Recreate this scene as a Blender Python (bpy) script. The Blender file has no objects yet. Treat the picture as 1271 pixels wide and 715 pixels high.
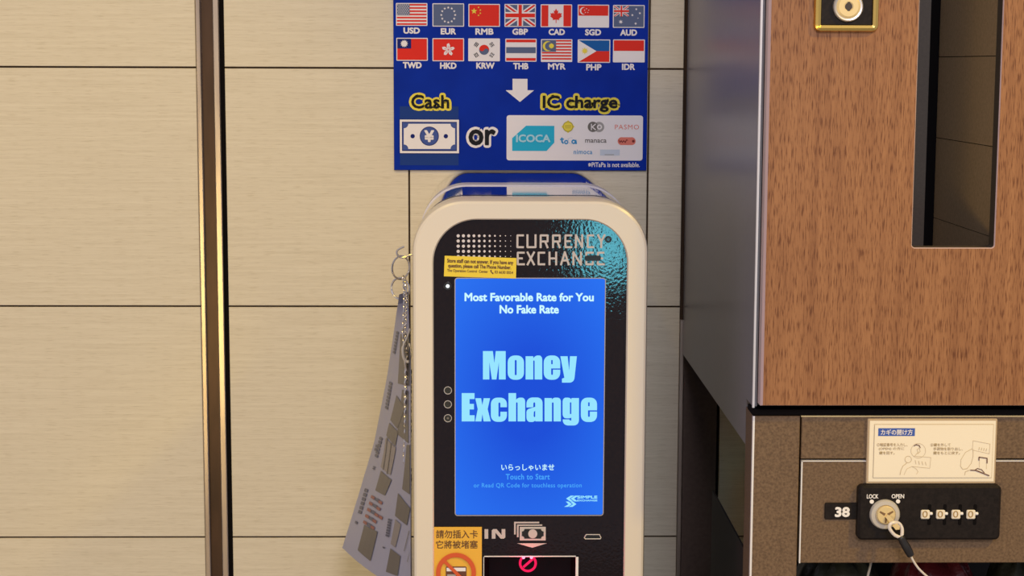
import bpy, bmesh, math, random
from mathutils import Vector, Matrix
from mathutils.geometry import tessellate_polygon
random.seed(7)
S = bpy.context.scene
COL = S.collection
PI = math.pi

# ------------------------------------------------------------------ camera
W, H = 1271.0, 715.0
F, YAW, PIT, ROL = 2179.4, 0.017418, 0.126423, 0.0033092
CAMP = Vector((0.0, -2.2, 1.5))
FW = Vector((math.sin(YAW) * math.cos(PIT), math.cos(YAW) * math.cos(PIT), -math.sin(PIT)))
R0 = Vector((math.cos(YAW), -math.sin(YAW), 0.0))
U0 = R0.cross(FW)
RT = R0 * math.cos(ROL) + U0 * math.sin(ROL)
UP = U0 * math.cos(ROL) - R0 * math.sin(ROL)
cd = bpy.data.cameras.new('camera')
cd.sensor_width = 36.0
cd.lens = F * 36.0 / W
cd.clip_start = 0.05
cam = bpy.data.objects.new('camera', cd)
COL.objects.link(cam)
cam.matrix_world = Matrix(((RT.x, UP.x, -FW.x, CAMP.x), (RT.y, UP.y, -FW.y, CAMP.y), (RT.z, UP.z, -FW.z, CAMP.z), (0, 0, 0, 1)))
S.camera = cam

# ------------------------------------------------------------------ light and exposure
S.view_settings.view_transform = 'Standard'
S.view_settings.look = 'None'
S.view_settings.gamma = 1.0
S.view_settings.use_curve_mapping = False
S.view_settings.exposure = 0.0
world = bpy.data.worlds.new('room_light')
S.world = world
world.use_nodes = True
bg = world.node_tree.nodes['Background']
bg.inputs[0].default_value = (0.92, 0.88, 1.06, 1)
bg.inputs[1].default_value = 0.43


def spot(name, loc, aim, power, color, angle, blend, size):
    l = bpy.data.lights.new(name, 'SPOT')
    l.energy = power
    l.color = color
    l.spot_size = math.radians(angle)
    l.spot_blend = blend
    l.shadow_soft_size = size
    o = bpy.data.objects.new(name, l)
    COL.objects.link(o)
    o.location = loc
    o.rotation_euler = (Vector(aim) - Vector(loc)).to_track_quat('-Z', 'Y').to_euler()
    return o


WARM = (1.0, 0.70, 0.05)
spot('downlight_wall', (-0.62, -1.9, 2.9), (-0.46, 0.0, 1.08), 74, WARM, 33, 0.8, 0.10)
spot('downlight_lockers', (1.6, -2.0, 2.9), (0.56, -0.56, 1.25), 138, WARM, 30, 0.9, 0.10)


def area(name, loc, aim, power, color, sx, sy):
    l = bpy.data.lights.new(name, 'AREA')
    l.energy = power
    l.color = color
    l.shape = 'RECTANGLE'
    l.size, l.size_y = sx, sy
    o = bpy.data.objects.new(name, l)
    COL.objects.link(o)
    o.location = loc
    o.rotation_euler = (Vector(aim) - Vector(loc)).to_track_quat('-Z', 'Y').to_euler()
    return o


# the lit cyan sign across the passage that the machine's glossy front mirrors
area('shop_sign_light', (0.312, -3.0, 1.09), (0.312, 0.0, 1.09), 1.6, (0.16, 0.75, 0.93), 0.125, 0.20)
# cool fill added overhead to brighten the shaded wall and slot, and the warm lit shop front whose streak shows in the metal strip
area('overhead_fill', (0.21, -3.0, 2.45), (0.2, -0.1, 1.0), 30, (0.94, 0.88, 1.0), 0.6, 0.6)
area('shop_front_light', (-0.72, -2.6, 0.86), (-0.6, 0.0, 1.0), 8.0, (1.0, 0.70, 0.22), 0.78, 0.24)



# ------------------------------------------------------------------ helpers: colour, materials
def lin(c):
    c = c / 255.0
    return c / 12.92 if c <= 0.04045 else ((c + 0.055) / 1.055) ** 2.4


def rgb(r, g, b):
    return (lin(r), lin(g), lin(b), 1.0)


def mat(name, col, rough=0.5, metal=0.0, spec=0.5, emis=None, estr=1.0, coat=0.0):
    m = bpy.data.materials.new(name)
    m.use_nodes = True
    b = m.node_tree.nodes['Principled BSDF']
    b.inputs['Base Color'].default_value = col
    b.inputs['Roughness'].default_value = rough
    b.inputs['Metallic'].default_value = metal
    b.inputs['Specular IOR Level'].default_value = spec
    b.inputs['Coat Weight'].default_value = coat
    if emis:
        b.inputs['Emission Color'].default_value = emis
        b.inputs['Emission Strength'].default_value = estr
    return m


def noise_mat(name, c1, c2, scale=(1, 1, 1), nscale=10.0, detail=4.0, rough=0.5, metal=0.0, bump=0.0, spec=0.5,
              lo=0.3, hi=0.7, bdist=0.001, nrough=0.6):
    m = mat(name, c1, rough, metal, spec)
    nt = m.node_tree
    b = nt.nodes['Principled BSDF']
    tc = nt.nodes.new('ShaderNodeTexCoord')
    mp = nt.nodes.new('ShaderNodeMapping')
    mp.inputs['Scale'].default_value = scale
    nz = nt.nodes.new('ShaderNodeTexNoise')
    nz.inputs['Scale'].default_value = nscale
    nz.inputs['Detail'].default_value = detail
    nz.inputs['Roughness'].default_value = nrough
    rp = nt.nodes.new('ShaderNodeValToRGB')
    rp.color_ramp.elements[0].position = lo
    rp.color_ramp.elements[0].color = c1
    rp.color_ramp.elements[1].position = hi
    rp.color_ramp.elements[1].color = c2
    nt.links.new(tc.outputs['Object'], mp.inputs['Vector'])
    nt.links.new(mp.outputs[0], nz.inputs['Vector'])
    nt.links.new(nz.outputs[0], rp.inputs[0])
    nt.links.new(rp.outputs[0], b.inputs['Base Color'])
    if bump:
        bp = nt.nodes.new('ShaderNodeBump')
        bp.inputs['Strength'].default_value = bump
        bp.inputs['Distance'].default_value = bdist
        nt.links.new(nz.outputs[0], bp.inputs['Height'])
        nt.links.new(bp.outputs[0], b.inputs['Normal'])
    return m


def add_second_noise(m, scale, nscale, lo, hi, darkest, detail=3.0):
    """multiply a second noise (pores, flecks, patches) into a material's base colour"""
    nt = m.node_tree
    b = nt.nodes['Principled BSDF']
    src = b.inputs['Base Color'].links[0].from_socket
    tc = nt.nodes.new('ShaderNodeTexCoord')
    mp = nt.nodes.new('ShaderNodeMapping')
    mp.inputs['Scale'].default_value = scale
    nz = nt.nodes.new('ShaderNodeTexNoise')
    nz.inputs['Scale'].default_value = nscale
    nz.inputs['Detail'].default_value = detail
    rp = nt.nodes.new('ShaderNodeValToRGB')
    rp.color_ramp.elements[0].position = lo
    rp.color_ramp.elements[0].color = darkest
    rp.color_ramp.elements[1].position = hi
    rp.color_ramp.elements[1].color = (1, 1, 1, 1)
    mx = nt.nodes.new('ShaderNodeMixRGB')
    mx.blend_type = 'MULTIPLY'
    mx.inputs[0].default_value = 1.0
    nt.links.new(tc.outputs['Object'], mp.inputs['Vector'])
    nt.links.new(mp.outputs[0], nz.inputs['Vector'])
    nt.links.new(nz.outputs[0], rp.inputs[0])
    nt.links.new(src, mx.inputs[1])
    nt.links.new(rp.outputs[0], mx.inputs[2])
    nt.links.new(mx.outputs[0], b.inputs['Base Color'])
    return m


def glow(name, col, strength=1.0):
    return mat(name, (0.003, 0.003, 0.003, 1), 0.35, 0.0, 0.03, col, strength)


M = {}
M['tile'] = noise_mat('woven_tile', (0.62, 0.545, 0.395, 1), (0.71, 0.635, 0.475, 1), (1.5, 1, 60), 5.0, 5.0, 0.62, bump=0.25, spec=0.3, bdist=0.0006)
add_second_noise(M['tile'], (9, 1, 160), 6.0, 0.30, 0.46, (0.86, 0.84, 0.80, 1))
M['grout'] = mat('dark_grout', rgb(58, 40, 22), 0.9)
M['trim_dark'] = noise_mat('bronze_channel', rgb(60, 42, 26), rgb(76, 54, 36), (1, 1, 0.2), 60, 2, 0.33, 0.5)
M['trim_metal'] = noise_mat('anodised_strip', rgb(170, 155, 140), rgb(200, 185, 165), (1, 1, 0.1), 90, 2, 0.28, 0.9)
M['gap'] = mat('black_gap', (0.004, 0.003, 0.003, 1), 0.9, spec=0.1)
M['recess'] = noise_mat('dark_recess_board', rgb(80, 64, 54), rgb(90, 74, 62), (1, 1, 1), 200, 2, 0.7)
M['floor'] = noise_mat('floor_stone', rgb(176, 166, 158), rgb(190, 180, 170), (1, 1, 1), 40, 4, 0.4)
M['sign_blue'] = noise_mat('sign_blue_print', (0.001, 0.020, 0.26, 1), (0.002, 0.028, 0.34, 1), (1, 1, 1), 14, 3, 0.5, spec=0.06)
M['sign_tape'] = mat('sign_tape', (0.008, 0.038, 0.20, 1), 0.5, spec=0.12)
M['print_white'] = mat('print_white', (0.80, 0.75, 0.72, 1), 0.5, spec=0.2)
M['print_black'] = mat('print_black', (0.008, 0.008, 0.010, 1), 0.5, spec=0.12)
M['print_yellow'] = mat('print_yellow', (0.80, 0.65, 0.07, 1), 0.5, spec=0.12)
M['print_red'] = mat('print_red', (0.72, 0.025, 0.012, 1), 0.5, spec=0.12)
M['print_flagblue'] = mat('print_slate', (0.10, 0.13, 0.22, 1), 0.5, spec=0.12)
M['print_navy'] = mat('print_navy', (0.004, 0.012, 0.14, 1), 0.5, spec=0.12)
M['print_royal'] = mat('print_royal', (0.004, 0.10, 0.34, 1), 0.5, spec=0.12)
M['print_cyan'] = mat('print_cyan', (0.02, 0.42, 0.60, 1), 0.5, spec=0.12)
M['print_palecyan'] = mat('print_pale_cyan', (0.40, 0.68, 0.74, 1), 0.5, spec=0.12)
M['print_logoblue'] = mat('print_logo_blue', (0.03, 0.26, 0.52, 1), 0.5, spec=0.12)
M['print_salmon'] = mat('print_salmon', (0.72, 0.20, 0.14, 1), 0.5, spec=0.12)
M['print_darkred'] = mat('print_dark_red', (0.20, 0.03, 0.025, 1), 0.5, spec=0.12)
M['print_grey'] = mat('print_grey', (0.16, 0.145, 0.125, 1), 0.5, spec=0.12)
M['print_lightgrey'] = mat('print_light_grey', (0.36, 0.34, 0.31, 1), 0.5, spec=0.12)
M['print_pale'] = mat('print_pale_blue', (0.55, 0.60, 0.66, 1), 0.5, spec=0.12)
M['print_olive'] = mat('print_olive', (0.48, 0.40, 0.05, 1), 0.5, spec=0.12)
M['cream_plastic'] = mat('cream_plastic', (0.69, 0.61, 0.48, 1), 0.32, spec=0.5)
M['mirror_shell'] = mat('polished_shell', (0.70, 0.68, 0.66, 1), 0.05, 1.0)
M['shell_dark'] = mat('shell_dark', (0.012, 0.010, 0.010, 1), 0.2, spec=0.6)
M['shell_band'] = mat('shell_band', (0.60, 0.57, 0.60, 1), 0.35)  # pale matte tone holds the highlight that runs along the ridge
M['black_panel'] = noise_mat('black_textured_panel', (0.007, 0.004, 0.004, 1), (0.011, 0.006, 0.005, 1), (1, 1, 1), 380, 2.0, 0.05, bump=0.12, spec=0.35, bdist=0.0005, nrough=0.4)
M['panel_print'] = mat('panel_silver_print', (0.50, 0.44, 0.40, 1), 0.45)
M['panel_hole'] = mat('panel_hole', (0.003, 0.003, 0.003, 1), 0.35)
M['chrome'] = mat('chrome', (0.75, 0.70, 0.62, 1), 0.18, 1.0)
M['steel_and_glint_edge'] = mat('steel_and_glint_edge', (0.80, 0.76, 0.70, 1), 0.4, 0.2)
M['gold'] = mat('polished_gold', (0.86, 0.60, 0.16, 1), 0.22, 1.0)
M['brass'] = mat('brass', (0.82, 0.62, 0.28, 1), 0.35, 0.3)
M['nickel'] = mat('satin_nickel', (0.62, 0.58, 0.52, 1), 0.38, 0.8)
M['plate_black'] = noise_mat('black_plate', (0.010, 0.007, 0.005, 1), (0.018, 0.013, 0.010, 1), (1, 1, 1), 300, 2, 0.5, bump=0.1, spec=0.15, bdist=0.0003)
M['ivory'] = mat('ivory_plastic', (0.80, 0.70, 0.52, 1), 0.4)
M['paint_white'] = mat('lettering_white', (0.85, 0.80, 0.72, 1), 0.5)
M['wood'] = noise_mat('walnut_laminate', (0.225, 0.092, 0.034, 1), (0.375, 0.176, 0.070, 1), (24, 12, 1.1), 5.0, 7.0, 0.5, bump=0.12, spec=0.3, lo=0.25, hi=0.75, bdist=0.0003)
add_second_noise(M['wood'], (900, 60, 75), 1.0, 0.34, 0.50, (0.44, 0.33, 0.25, 1))
M['wood_edge'] = mat('door_edge_band', (0.52, 0.36, 0.32, 1), 0.35)
M['side_panel'] = noise_mat('grey_gloss_side', (0.165, 0.155, 0.168, 1), (0.185, 0.172, 0.183, 1), (1, 1, 1), 120, 3, 0.30, spec=0.5)
M['locker'] = noise_mat('speckled_bronze_paint', (0.105, 0.062, 0.030, 1), (0.190, 0.118, 0.060, 1), (1, 1, 1), 420, 2, 0.45, spec=0.35, bump=0.1, bdist=0.0003)
M['locker_dark'] = mat('locker_shadow_gap', (0.006, 0.005, 0.004, 1), 0.6)
M['niche'] = noise_mat('niche_bronze', (0.60, 0.42, 0.22, 1), (0.76, 0.55, 0.33, 1), (1, 1, 1), 300, 3, 0.5)
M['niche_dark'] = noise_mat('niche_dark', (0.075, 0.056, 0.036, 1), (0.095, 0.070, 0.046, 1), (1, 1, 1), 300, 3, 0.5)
M['placard'] = mat('placard_cream', (0.86, 0.76, 0.56, 1), 0.45)
M['placard_edge'] = mat('placard_acrylic', (0.50, 0.37, 0.22, 1), 0.3)
M['placard_blue'] = mat('placard_blue', (0.045, 0.10, 0.38, 1), 0.5)
M['placard_text'] = mat('placard_text', (0.40, 0.28, 0.12, 1), 0.5)
M['placard_line'] = mat('placard_line', (0.58, 0.46, 0.28, 1), 0.5)
M['placard_brown'] = mat('placard_brown', (0.12, 0.035, 0.015, 1), 0.5)
M['sticker_yellow'] = mat('sticker_yellow', (0.78, 0.58, 0.045, 1), 0.5, spec=0.3)
M['sticker_orange'] = mat('sticker_orange', (0.76, 0.42, 0.045, 1), 0.5, spec=0.3)
M['sticker_text'] = mat('sticker_text', (0.12, 0.045, 0.008, 1), 0.5)
M['sticker_red'] = mat('sticker_red', (0.62, 0.085, 0.012, 1), 0.5)
M['screen'] = glow('lit_screen', rgb(28, 92, 230))
M['screen_text'] = glow('lit_text', rgb(150, 228, 255))
M['screen_white'] = glow('lit_text_white', rgb(205, 250, 255))
M['screen_soft'] = glow('lit_text_soft', rgb(72, 165, 250))
M['led_white'] = glow('led_white', (0.9, 0.95, 1, 1), 1.6)
M['led_red'] = glow('led_red', (1.0, 0.012, 0.10, 1), 1.0)
M['led_core'] = glow('led_core', (1.0, 0.40, 0.60, 1), 1.3)
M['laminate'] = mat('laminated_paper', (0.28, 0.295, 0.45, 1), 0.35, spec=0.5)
M['laminate_dark'] = mat('laminate_print_and_shade', (0.065, 0.058, 0.068, 1), 0.35)
M['laminate_mid'] = mat('laminate_print_mid', (0.19, 0.17, 0.19, 1), 0.35)
M['laminate_navy'] = mat('laminate_print_navy', (0.015, 0.03, 0.11, 1), 0.35)
M['laminate_red'] = mat('laminate_print_red', (0.22, 0.03, 0.035, 1), 0.35)
M['cable_white'] = mat('clear_coated_cable', (0.70, 0.62, 0.52, 1), 0.35)
M['rubber'] = mat('black_rubber', (0.012, 0.010, 0.009, 1), 0.4)
M['bag_green'] = noise_mat('dark_green_nylon', (0.012, 0.014, 0.010, 1), (0.05, 0.052, 0.038, 1), (1, 1, 1), 26, 4, 0.35, bump=0.6, bdist=0.006)
M['bag_red'] = noise_mat('maroon_nylon', (0.05, 0.005, 0.008, 1), (0.12, 0.012, 0.016, 1), (1, 1, 1), 26, 4, 0.3, bump=0.6, bdist=0.006)

# the screen's own brightness: a touch lighter at its rim, as the display shows it
nt = M['screen'].node_tree
b = nt.nodes['Principled BSDF']
tc = nt.nodes.new('ShaderNodeTexCoord')
mp = nt.nodes.new('ShaderNodeMapping')
gr = nt.nodes.new('ShaderNodeTexGradient')
gr.gradient_type = 'SPHERICAL'
rp = nt.nodes.new('ShaderNodeValToRGB')
rp.color_ramp.elements[0].position = 0.0
rp.color_ramp.elements[0].color = rgb(40, 116, 244)
rp.color_ramp.elements[1].position = 0.75
rp.color_ramp.elements[1].color = rgb(24, 78, 216)
nt.links.new(tc.outputs['Object'], mp.inputs[0])
nt.links.new(mp.outputs[0], gr.inputs[0])
nt.links.new(gr.outputs[1], rp.inputs[0])
nt.links.new(rp.outputs[0], b.inputs['Emission Color'])
SCREEN_MAP = mp


# ------------------------------------------------------------------ helpers: places
def P(x, y, Y):
    """the point of the photograph's pixel (x, y) on the upright plane at depth Y"""
    d = FW * F + RT * (x - W / 2) - UP * (y - H / 2)
    return CAMP + d * ((Y - CAMP.y) / d.y)


def project(p):
    d = Vector(p) - CAMP
    z = d.dot(FW)
    return W / 2 + F * d.dot(RT) / z, H / 2 - F * d.dot(UP) / z


def box2(x0, y0, x1, y1, Y):
    """upright rectangle (X0, X1, Z0, Z1) seen in the pixel box"""
    a, b_, c, d = P(x0, y0, Y), P(x1, y0, Y), P(x0, y1, Y), P(x1, y1, Y)
    return (a.x + c.x) / 2, (b_.x + d.x) / 2, (c.z + d.z) / 2, (a.z + b_.z) / 2


ORG = {}


def org(o):
    while o is not None:
        if o.name in ORG:
            return ORG[o.name]
        o = o.parent
    return Vector((0, 0, 0))


def tag(o, label=None, cat=None, group=None, kind=None):
    if label: o['label'] = label
    if cat: o['category'] = cat
    if group: o['group'] = group
    if kind: o['kind'] = kind
    return o


def thing(name, loc, label, cat, group=None):
    o = bpy.data.objects.new(name, None)
    o.empty_display_size = 0.05
    COL.objects.link(o)
    o.location = loc
    ORG[o.name] = Vector(loc)
    return tag(o, label, cat, group)


class MB:
    def __init__(s):
        s.v, s.f, s.mi, s.sm = [], [], [], []
        s.m, s.smooth = 0, False

    def face(s, pts, m=None):
        i = len(s.v)
        s.v += [Vector(p) for p in pts]
        s.f.append(tuple(range(i, i + len(pts))))
        s.mi.append(s.m if m is None else m)
        s.sm.append(s.smooth)

    def grid(s, rows, closed_u=False, closed_v=False):
        i = len(s.v)
        n, k = len(rows), len(rows[0])
        for r in rows:
            s.v += [Vector(p) for p in r]
        for a in range(n if closed_v else n - 1):
            for c in range(k if closed_u else k - 1):
                s.f.append((i + a * k + c, i + a * k + (c + 1) % k, i + ((a + 1) % n) * k + (c + 1) % k, i + ((a + 1) % n) * k + c))
                s.mi.append(s.m)
                s.sm.append(s.smooth)

    def loops(s, loops3):
        """fill an outline (first loop) and its holes"""
        pts = [p for l in loops3 for p in l]
        i = len(s.v)
        s.v += [Vector(p) for p in pts]
        for t in tessellate_polygon([[Vector(p) for p in l] for l in loops3]):
            s.f.append(tuple(i + q for q in t))
            s.mi.append(s.m)
            s.sm.append(False)

    def box(s, x0, x1, y0, y1, z0, z1, bev=0.0):
        if bev <= 0:
            c = [(x, y, z) for x in (x0, x1) for y in (y0, y1) for z in (z0, z1)]
            for q in ((0, 1, 3, 2), (4, 6, 7, 5), (0, 4, 5, 1), (2, 3, 7, 6), (0, 2, 6, 4), (1, 5, 7, 3)):
                s.face([c[k] for k in q])
        else:
            s.prism([(x0, z0), (x1, z0), (x1, z1), (x0, z1)], y1, y0, bev)

    def prism(s, loop, yb, yf, bev=0.0, back=True):
        """an XZ outline from yb (back) to yf (front), front edge bevelled"""
        b0 = [(x, yb, z) for x, z in loop]
        b1 = [(x, yf + bev, z) for x, z in loop]
        s.grid([b0, b1], closed_u=True)
        if bev > 0:
            ins = inset(loop, bev)
            b2 = [(x, yf, z) for x, z in ins]
            s.grid([b1, b2], closed_u=True)
        else:
            b2 = b1
        s.loops([b2])
        if back:
            s.loops([b0])

    def tube(s, pts, r, n=10, closed=False, cap=True):
        pts = [Vector(p) for p in pts]
        rr = r if isinstance(r, (list, tuple)) else [r] * len(pts)
        rows = []
        N = None
        k = len(pts)
        for i, p in enumerate(pts):
            a = pts[(i - 1) % k] if (closed or i > 0) else p
            c = pts[(i + 1) % k] if (closed or i < k - 1) else p
            t = (c - a).normalized()
            if N is None:
                N = t.orthogonal().normalized()
            N = (N - t * N.dot(t)).normalized()
            B = t.cross(N)
            rows.append([p + (N * math.cos(2 * PI * j / n) + B * math.sin(2 * PI * j / n)) * rr[i] for j in range(n)])
        o = s.smooth
        s.smooth = True
        s.grid(rows, closed_u=True, closed_v=closed)
        s.smooth = o
        if cap and not closed:
            s.face(rows[0][::-1])
            s.face(rows[-1])

    def disc(s, cx, cz, r, y, n=32, r2=None):
        o = [(cx + r * math.cos(2 * PI * k / n), y, cz + r * math.sin(2 * PI * k / n)) for k in range(n)]
        if r2:
            i = [(cx + r2 * math.cos(2 * PI * k / n), y, cz + r2 * math.sin(2 * PI * k / n)) for k in range(n)]
            s.grid([o, i], closed_u=True)
        else:
            s.face(o)

    def lathe(s, cx, cz, prof, n=40):
        """profile of (radius, y) turned about the axis along Y"""
        rows = [[(cx + r * math.cos(2 * PI * k / n), y, cz + r * math.sin(2 * PI * k / n)) for k in range(n)] for r, y in prof]
        s.grid(rows, closed_u=True)
        s.face(rows[-1])

    def build(s, name, mats, parent=None, kind=None):
        if not isinstance(mats, (list, tuple)):
            mats = [mats]
        me = bpy.data.meshes.new(name)
        og = org(parent)
        me.from_pydata([tuple(v - og) for v in s.v], [], s.f)
        for m in mats:
            me.materials.append(m)
        for p, a, b_ in zip(me.polygons, s.mi, s.sm):
            p.material_index = a
            p.use_smooth = b_
        bm = bmesh.new()
        bm.from_mesh(me)
        bmesh.ops.remove_doubles(bm, verts=bm.verts, dist=1e-6)
        bmesh.ops.recalc_face_normals(bm, faces=bm.faces)
        for e in bm.edges:                   # keep creases crisp where smooth faces meet flat ones
            if len(e.link_faces) == 2 and e.calc_face_angle(0) > 0.6:
                e.smooth = False
        bm.to_mesh(me)
        bm.free()
        o = bpy.data.objects.new(name, me)
        COL.objects.link(o)
        if parent is not None:
            o.parent = parent
        if kind:
            o['kind'] = kind
        return o


def inset(loop, d):
    n = len(loop)
    ar = sum(loop[i][0] * loop[(i + 1) % n][1] - loop[(i + 1) % n][0] * loop[i][1] for i in range(n))
    sg = 1 if ar > 0 else -1
    out = []
    for i in range(n):
        p, q, r = Vector(loop[i - 1]), Vector(loop[i]), Vector(loop[(i + 1) % n])
        e1, e2 = (q - p), (r - q)
        if e1.length < 1e-9: e1 = e2
        if e2.length < 1e-9: e2 = e1
        e1.normalize(); e2.normalize()
        n1, n2 = Vector((-e1.y, e1.x)) * sg, Vector((-e2.y, e2.x)) * sg
        b_ = n1 + n2
        k = b_.dot(n1)
        b_ = b_ / k if abs(k) > 0.3 else n1
        out.append((q.x + b_.x * d, q.y + b_.y * d))
    return out


def rrect(x0, x1, z0, z1, r, n=6):
    pts = []
    for cx, cz, a in ((x1 - r, z1 - r, 0), (x0 + r, z1 - r, 90), (x0 + r, z0 + r, 180), (x1 - r, z0 + r, 270)):
        for k in range(n + 1):
            t = math.radians(a + 90 * k / n)
            pts.append((cx + r * math.cos(t), cz + r * math.sin(t)))
    return pts


def fillet(pts, n=7):
    """outline whose corners (x, y, r) are rounded by r"""
    out = []
    k = len(pts)
    for i in range(k):
        q = pts[i]
        r = q[2] if len(q) > 2 else 0
        if r <= 0:
            out.append((q[0], q[1]))
            continue
        p, c, e = Vector(pts[i - 1][:2]), Vector(q[:2]), Vector(pts[(i + 1) % k][:2])
        d1, d2 = p - c, e - c
        a = c + d1.normalized() * min(r, d1.length * 0.5 if len(pts[i - 1]) > 2 else d1.length)
        f = c + d2.normalized() * min(r, d2.length * 0.5 if len(pts[(i + 1) % k]) > 2 else d2.length)
        for j in range(n + 1):
            t = j / n
            # between a parabola and a circle
            w = 1.35
            den = (1 - t) ** 2 + 2 * w * t * (1 - t) * 0.62 + t * t
            out.append(tuple((a * (1 - t) ** 2 + c * 2 * w * 0.62 * t * (1 - t) + f * t * t) / den))
    return out


EPS = 0.00035


class Pr(MB):
    """flat print on an upright plane: everything given in photograph pixels of that plane"""

    def __init__(s, Y):
        super().__init__()
        s.Y, s.k = Y, 1

    def at(s, layer, m):
        s.k, s.m = layer, m
        return s

    def q(s, pts):
        s.n = (getattr(s, 'n', 0) + 7) % 20   # overlapping strokes lie a hair apart
        s.face([P(x, y, s.Y) + Vector((0, -EPS * s.k + 0.00001 * s.n, 0)) for x, y in pts])

    def poly(s, loops):
        s.loops([[P(x, y, s.Y) + Vector((0, -EPS * s.k, 0)) for x, y in l] for l in loops])

    def r(s, x0, y0, x1, y1):
        X0, X1, Z0, Z1 = box2(x0, y0, x1, y1, s.Y)
        s.n = (getattr(s, 'n', 0) + 7) % 20
        y = s.Y - EPS * s.k + 0.00001 * s.n
        s.face([(X0, y, Z0), (X1, y, Z0), (X1, y, Z1), (X0, y, Z1)])

    def rr(s, x0, y0, x1, y1, rad):
        X0, X1, Z0, Z1 = box2(x0, y0, x1, y1, s.Y)
        rr_ = rad * (X1 - X0) / (x1 - x0)
        s.loops([[(x, s.Y - EPS * s.k, z) for x, z in rrect(X0, X1, Z0, Z1, rr_)]])

    def c(s, x, y, rad, rad2=None, n=28, a0=0, a1=360):
        pts = [(x + rad * math.cos(math.radians(a0 + (a1 - a0) * k / n)), y + rad * math.sin(math.radians(a0 + (a1 - a0) * k / n))) for k in range(n + 1)]
        if rad2:
            ptb = [(x + rad2 * math.cos(math.radians(a0 + (a1 - a0) * k / n)), y + rad2 * math.sin(math.radians(a0 + (a1 - a0) * k / n))) for k in range(n + 1)]
            for k in range(n):
                s.q([pts[k], pts[k + 1], ptb[k + 1], ptb[k]])
        else:
            s.q(pts[:-1] if abs(a1 - a0) >= 360 else pts)

    def star(s, x, y, rad, rot=-90, n=5, inner=0.42):
        s.q([(x + (rad if k % 2 == 0 else rad * inner) * math.cos(math.radians(rot + 180 * k / n)), y + (rad if k % 2 == 0 else rad * inner) * math.sin(math.radians(rot + 180 * k / n))) for k in range(2 * n)])

    def line(s, pts, w, closed=False):
        k = len(pts)
        for i in range(k if closed else k - 1):
            a, b_ = Vector(pts[i]), Vector(pts[(i + 1) % k])
            d = (b_ - a)
            if d.length < 1e-6: continue
            d.normalize()
            nn = Vector((-d.y, d.x)) * w / 2
            s.q([a + nn, b_ + nn, b_ - nn, a - nn])
            if i > 0 or closed:
                s.c(a.x, a.y, w / 2, n=8)


def font_mesh(body, spacing=1.0, shear=0.0):
    c = bpy.data.curves.new('lettering_curve', 'FONT')
    c.body = body
    c.space_character = spacing
    c.shear = shear
    c.resolution_u = 3
    o = bpy.data.objects.new('lettering_tmp', c)
    COL.objects.link(o)
    me = bpy.data.meshes.new_from_object(o.evaluated_get(bpy.context.evaluated_depsgraph_get()))
    bpy.data.objects.remove(o)
    bpy.data.curves.remove(c)
    return me


def text(name, body, bbox, Y, material, parent, layer=2, bold=0.0, spacing=1.0, shear=0.0, slope=0.0):
    """flat lettering fitted to the pixel box (x0, y0, x1, y1) on plane Y; bold thickens every stroke by that share of the height"""
    X0, X1, Z0, Z1 = box2(*bbox, Y)
    me = font_mesh(body, spacing, shear)
    g = bold * (Z1 - Z0)                    # growth of the outline on every side
    if bold < 0.13:
        X0, X1, Z0, Z1 = X0 + g, X1 - g, Z0 + g, Z1 - g
    xs = [v.co.x for v in me.vertices]
    ys = [v.co.y for v in me.vertices]
    ax, bx, ay, by = min(xs), max(xs), min(ys), max(ys)
    mb = MB()
    y = Y - EPS * layer
    for v in me.vertices:
        tx = (v.co.x - ax) / (bx - ax)
        mb.v.append(Vector((X0 + tx * (X1 - X0), y, Z0 + (v.co.y - ay) / (by - ay) * (Z1 - Z0) + slope * (X1 - X0) * (tx - 0.5))))
    use = {}
    for p in me.polygons:
        mb.f.append(tuple(p.vertices))
        mb.mi.append(0)
        mb.sm.append(False)
        for e in p.edge_keys:
            use[e] = use.get(e, 0) + 1
    st = 0
    if g > 0:
        for (i, j), k in use.items():
            if k != 1:
                continue
            a, b_ = mb.v[i].copy(), mb.v[j].copy()
            d = b_ - a
            if d.length < 1e-9:
                continue
            d.normalize()
            n = Vector((-d.z, 0, d.x)) * g
            st += 1
            dy = Vector((0, 0.00002 * (1 + st % 4), 0))
            mb.face([a + n + dy, b_ + n + dy, b_ - n + dy, a - n + dy])
            mb.disc(a.x, a.z, g, y + 0.00012 + 0.00002 * (st % 4), 8)
    bpy.data.meshes.remove(me)
    return mb.build(name, material, parent)


# ================================================================== the setting
TX0, TX1 = P(244.5, 150, 0).x, P(280.0, 150, 0).x      # dark metal joint strip
JA, JB = P(508, 250, 0).x, P(803.8, 235, 0).x
RX0, RX1 = P(847.5, 550, 0).x, P(890, 600, 0).x         # dark board behind the lockers
ZJ = [0.8976 + 0.29895 * k for k in range(-3, 7)]


def tiled(mb, x0, x1, vj):
    xs = [x0] + vj + [x1]
    g = 0.0011
    for a, b_ in zip(xs[:-1], xs[1:]):
        for z0, z1 in zip(ZJ[:-1], ZJ[1:]):
            mb.m = 0
            mb.box(a + (g if a != x0 else 0), b_ - (g if b_ != x1 else 0), 0.0, 0.010, z0 + g, z1 - g, 0.0006)


mb = MB()
tiled(mb, -1.5, TX0, [TX0 - 0.9, TX0 - 0.6, TX0 - 0.3])
tiled(mb, TX1, P(842, 500, 0).x, [JA, JB])
tiled(mb, RX1 + 0.002, 1.7, [RX1 + 0.3, RX1 + 0.6, RX1 + 0.9])
mb.m = 1
mb.box(-1.5, 1.7, 0.004, 0.05, 0, 2.69)
mb.build('wall_back', [M['tile'], M['grout']], None, 'structure')

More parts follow.
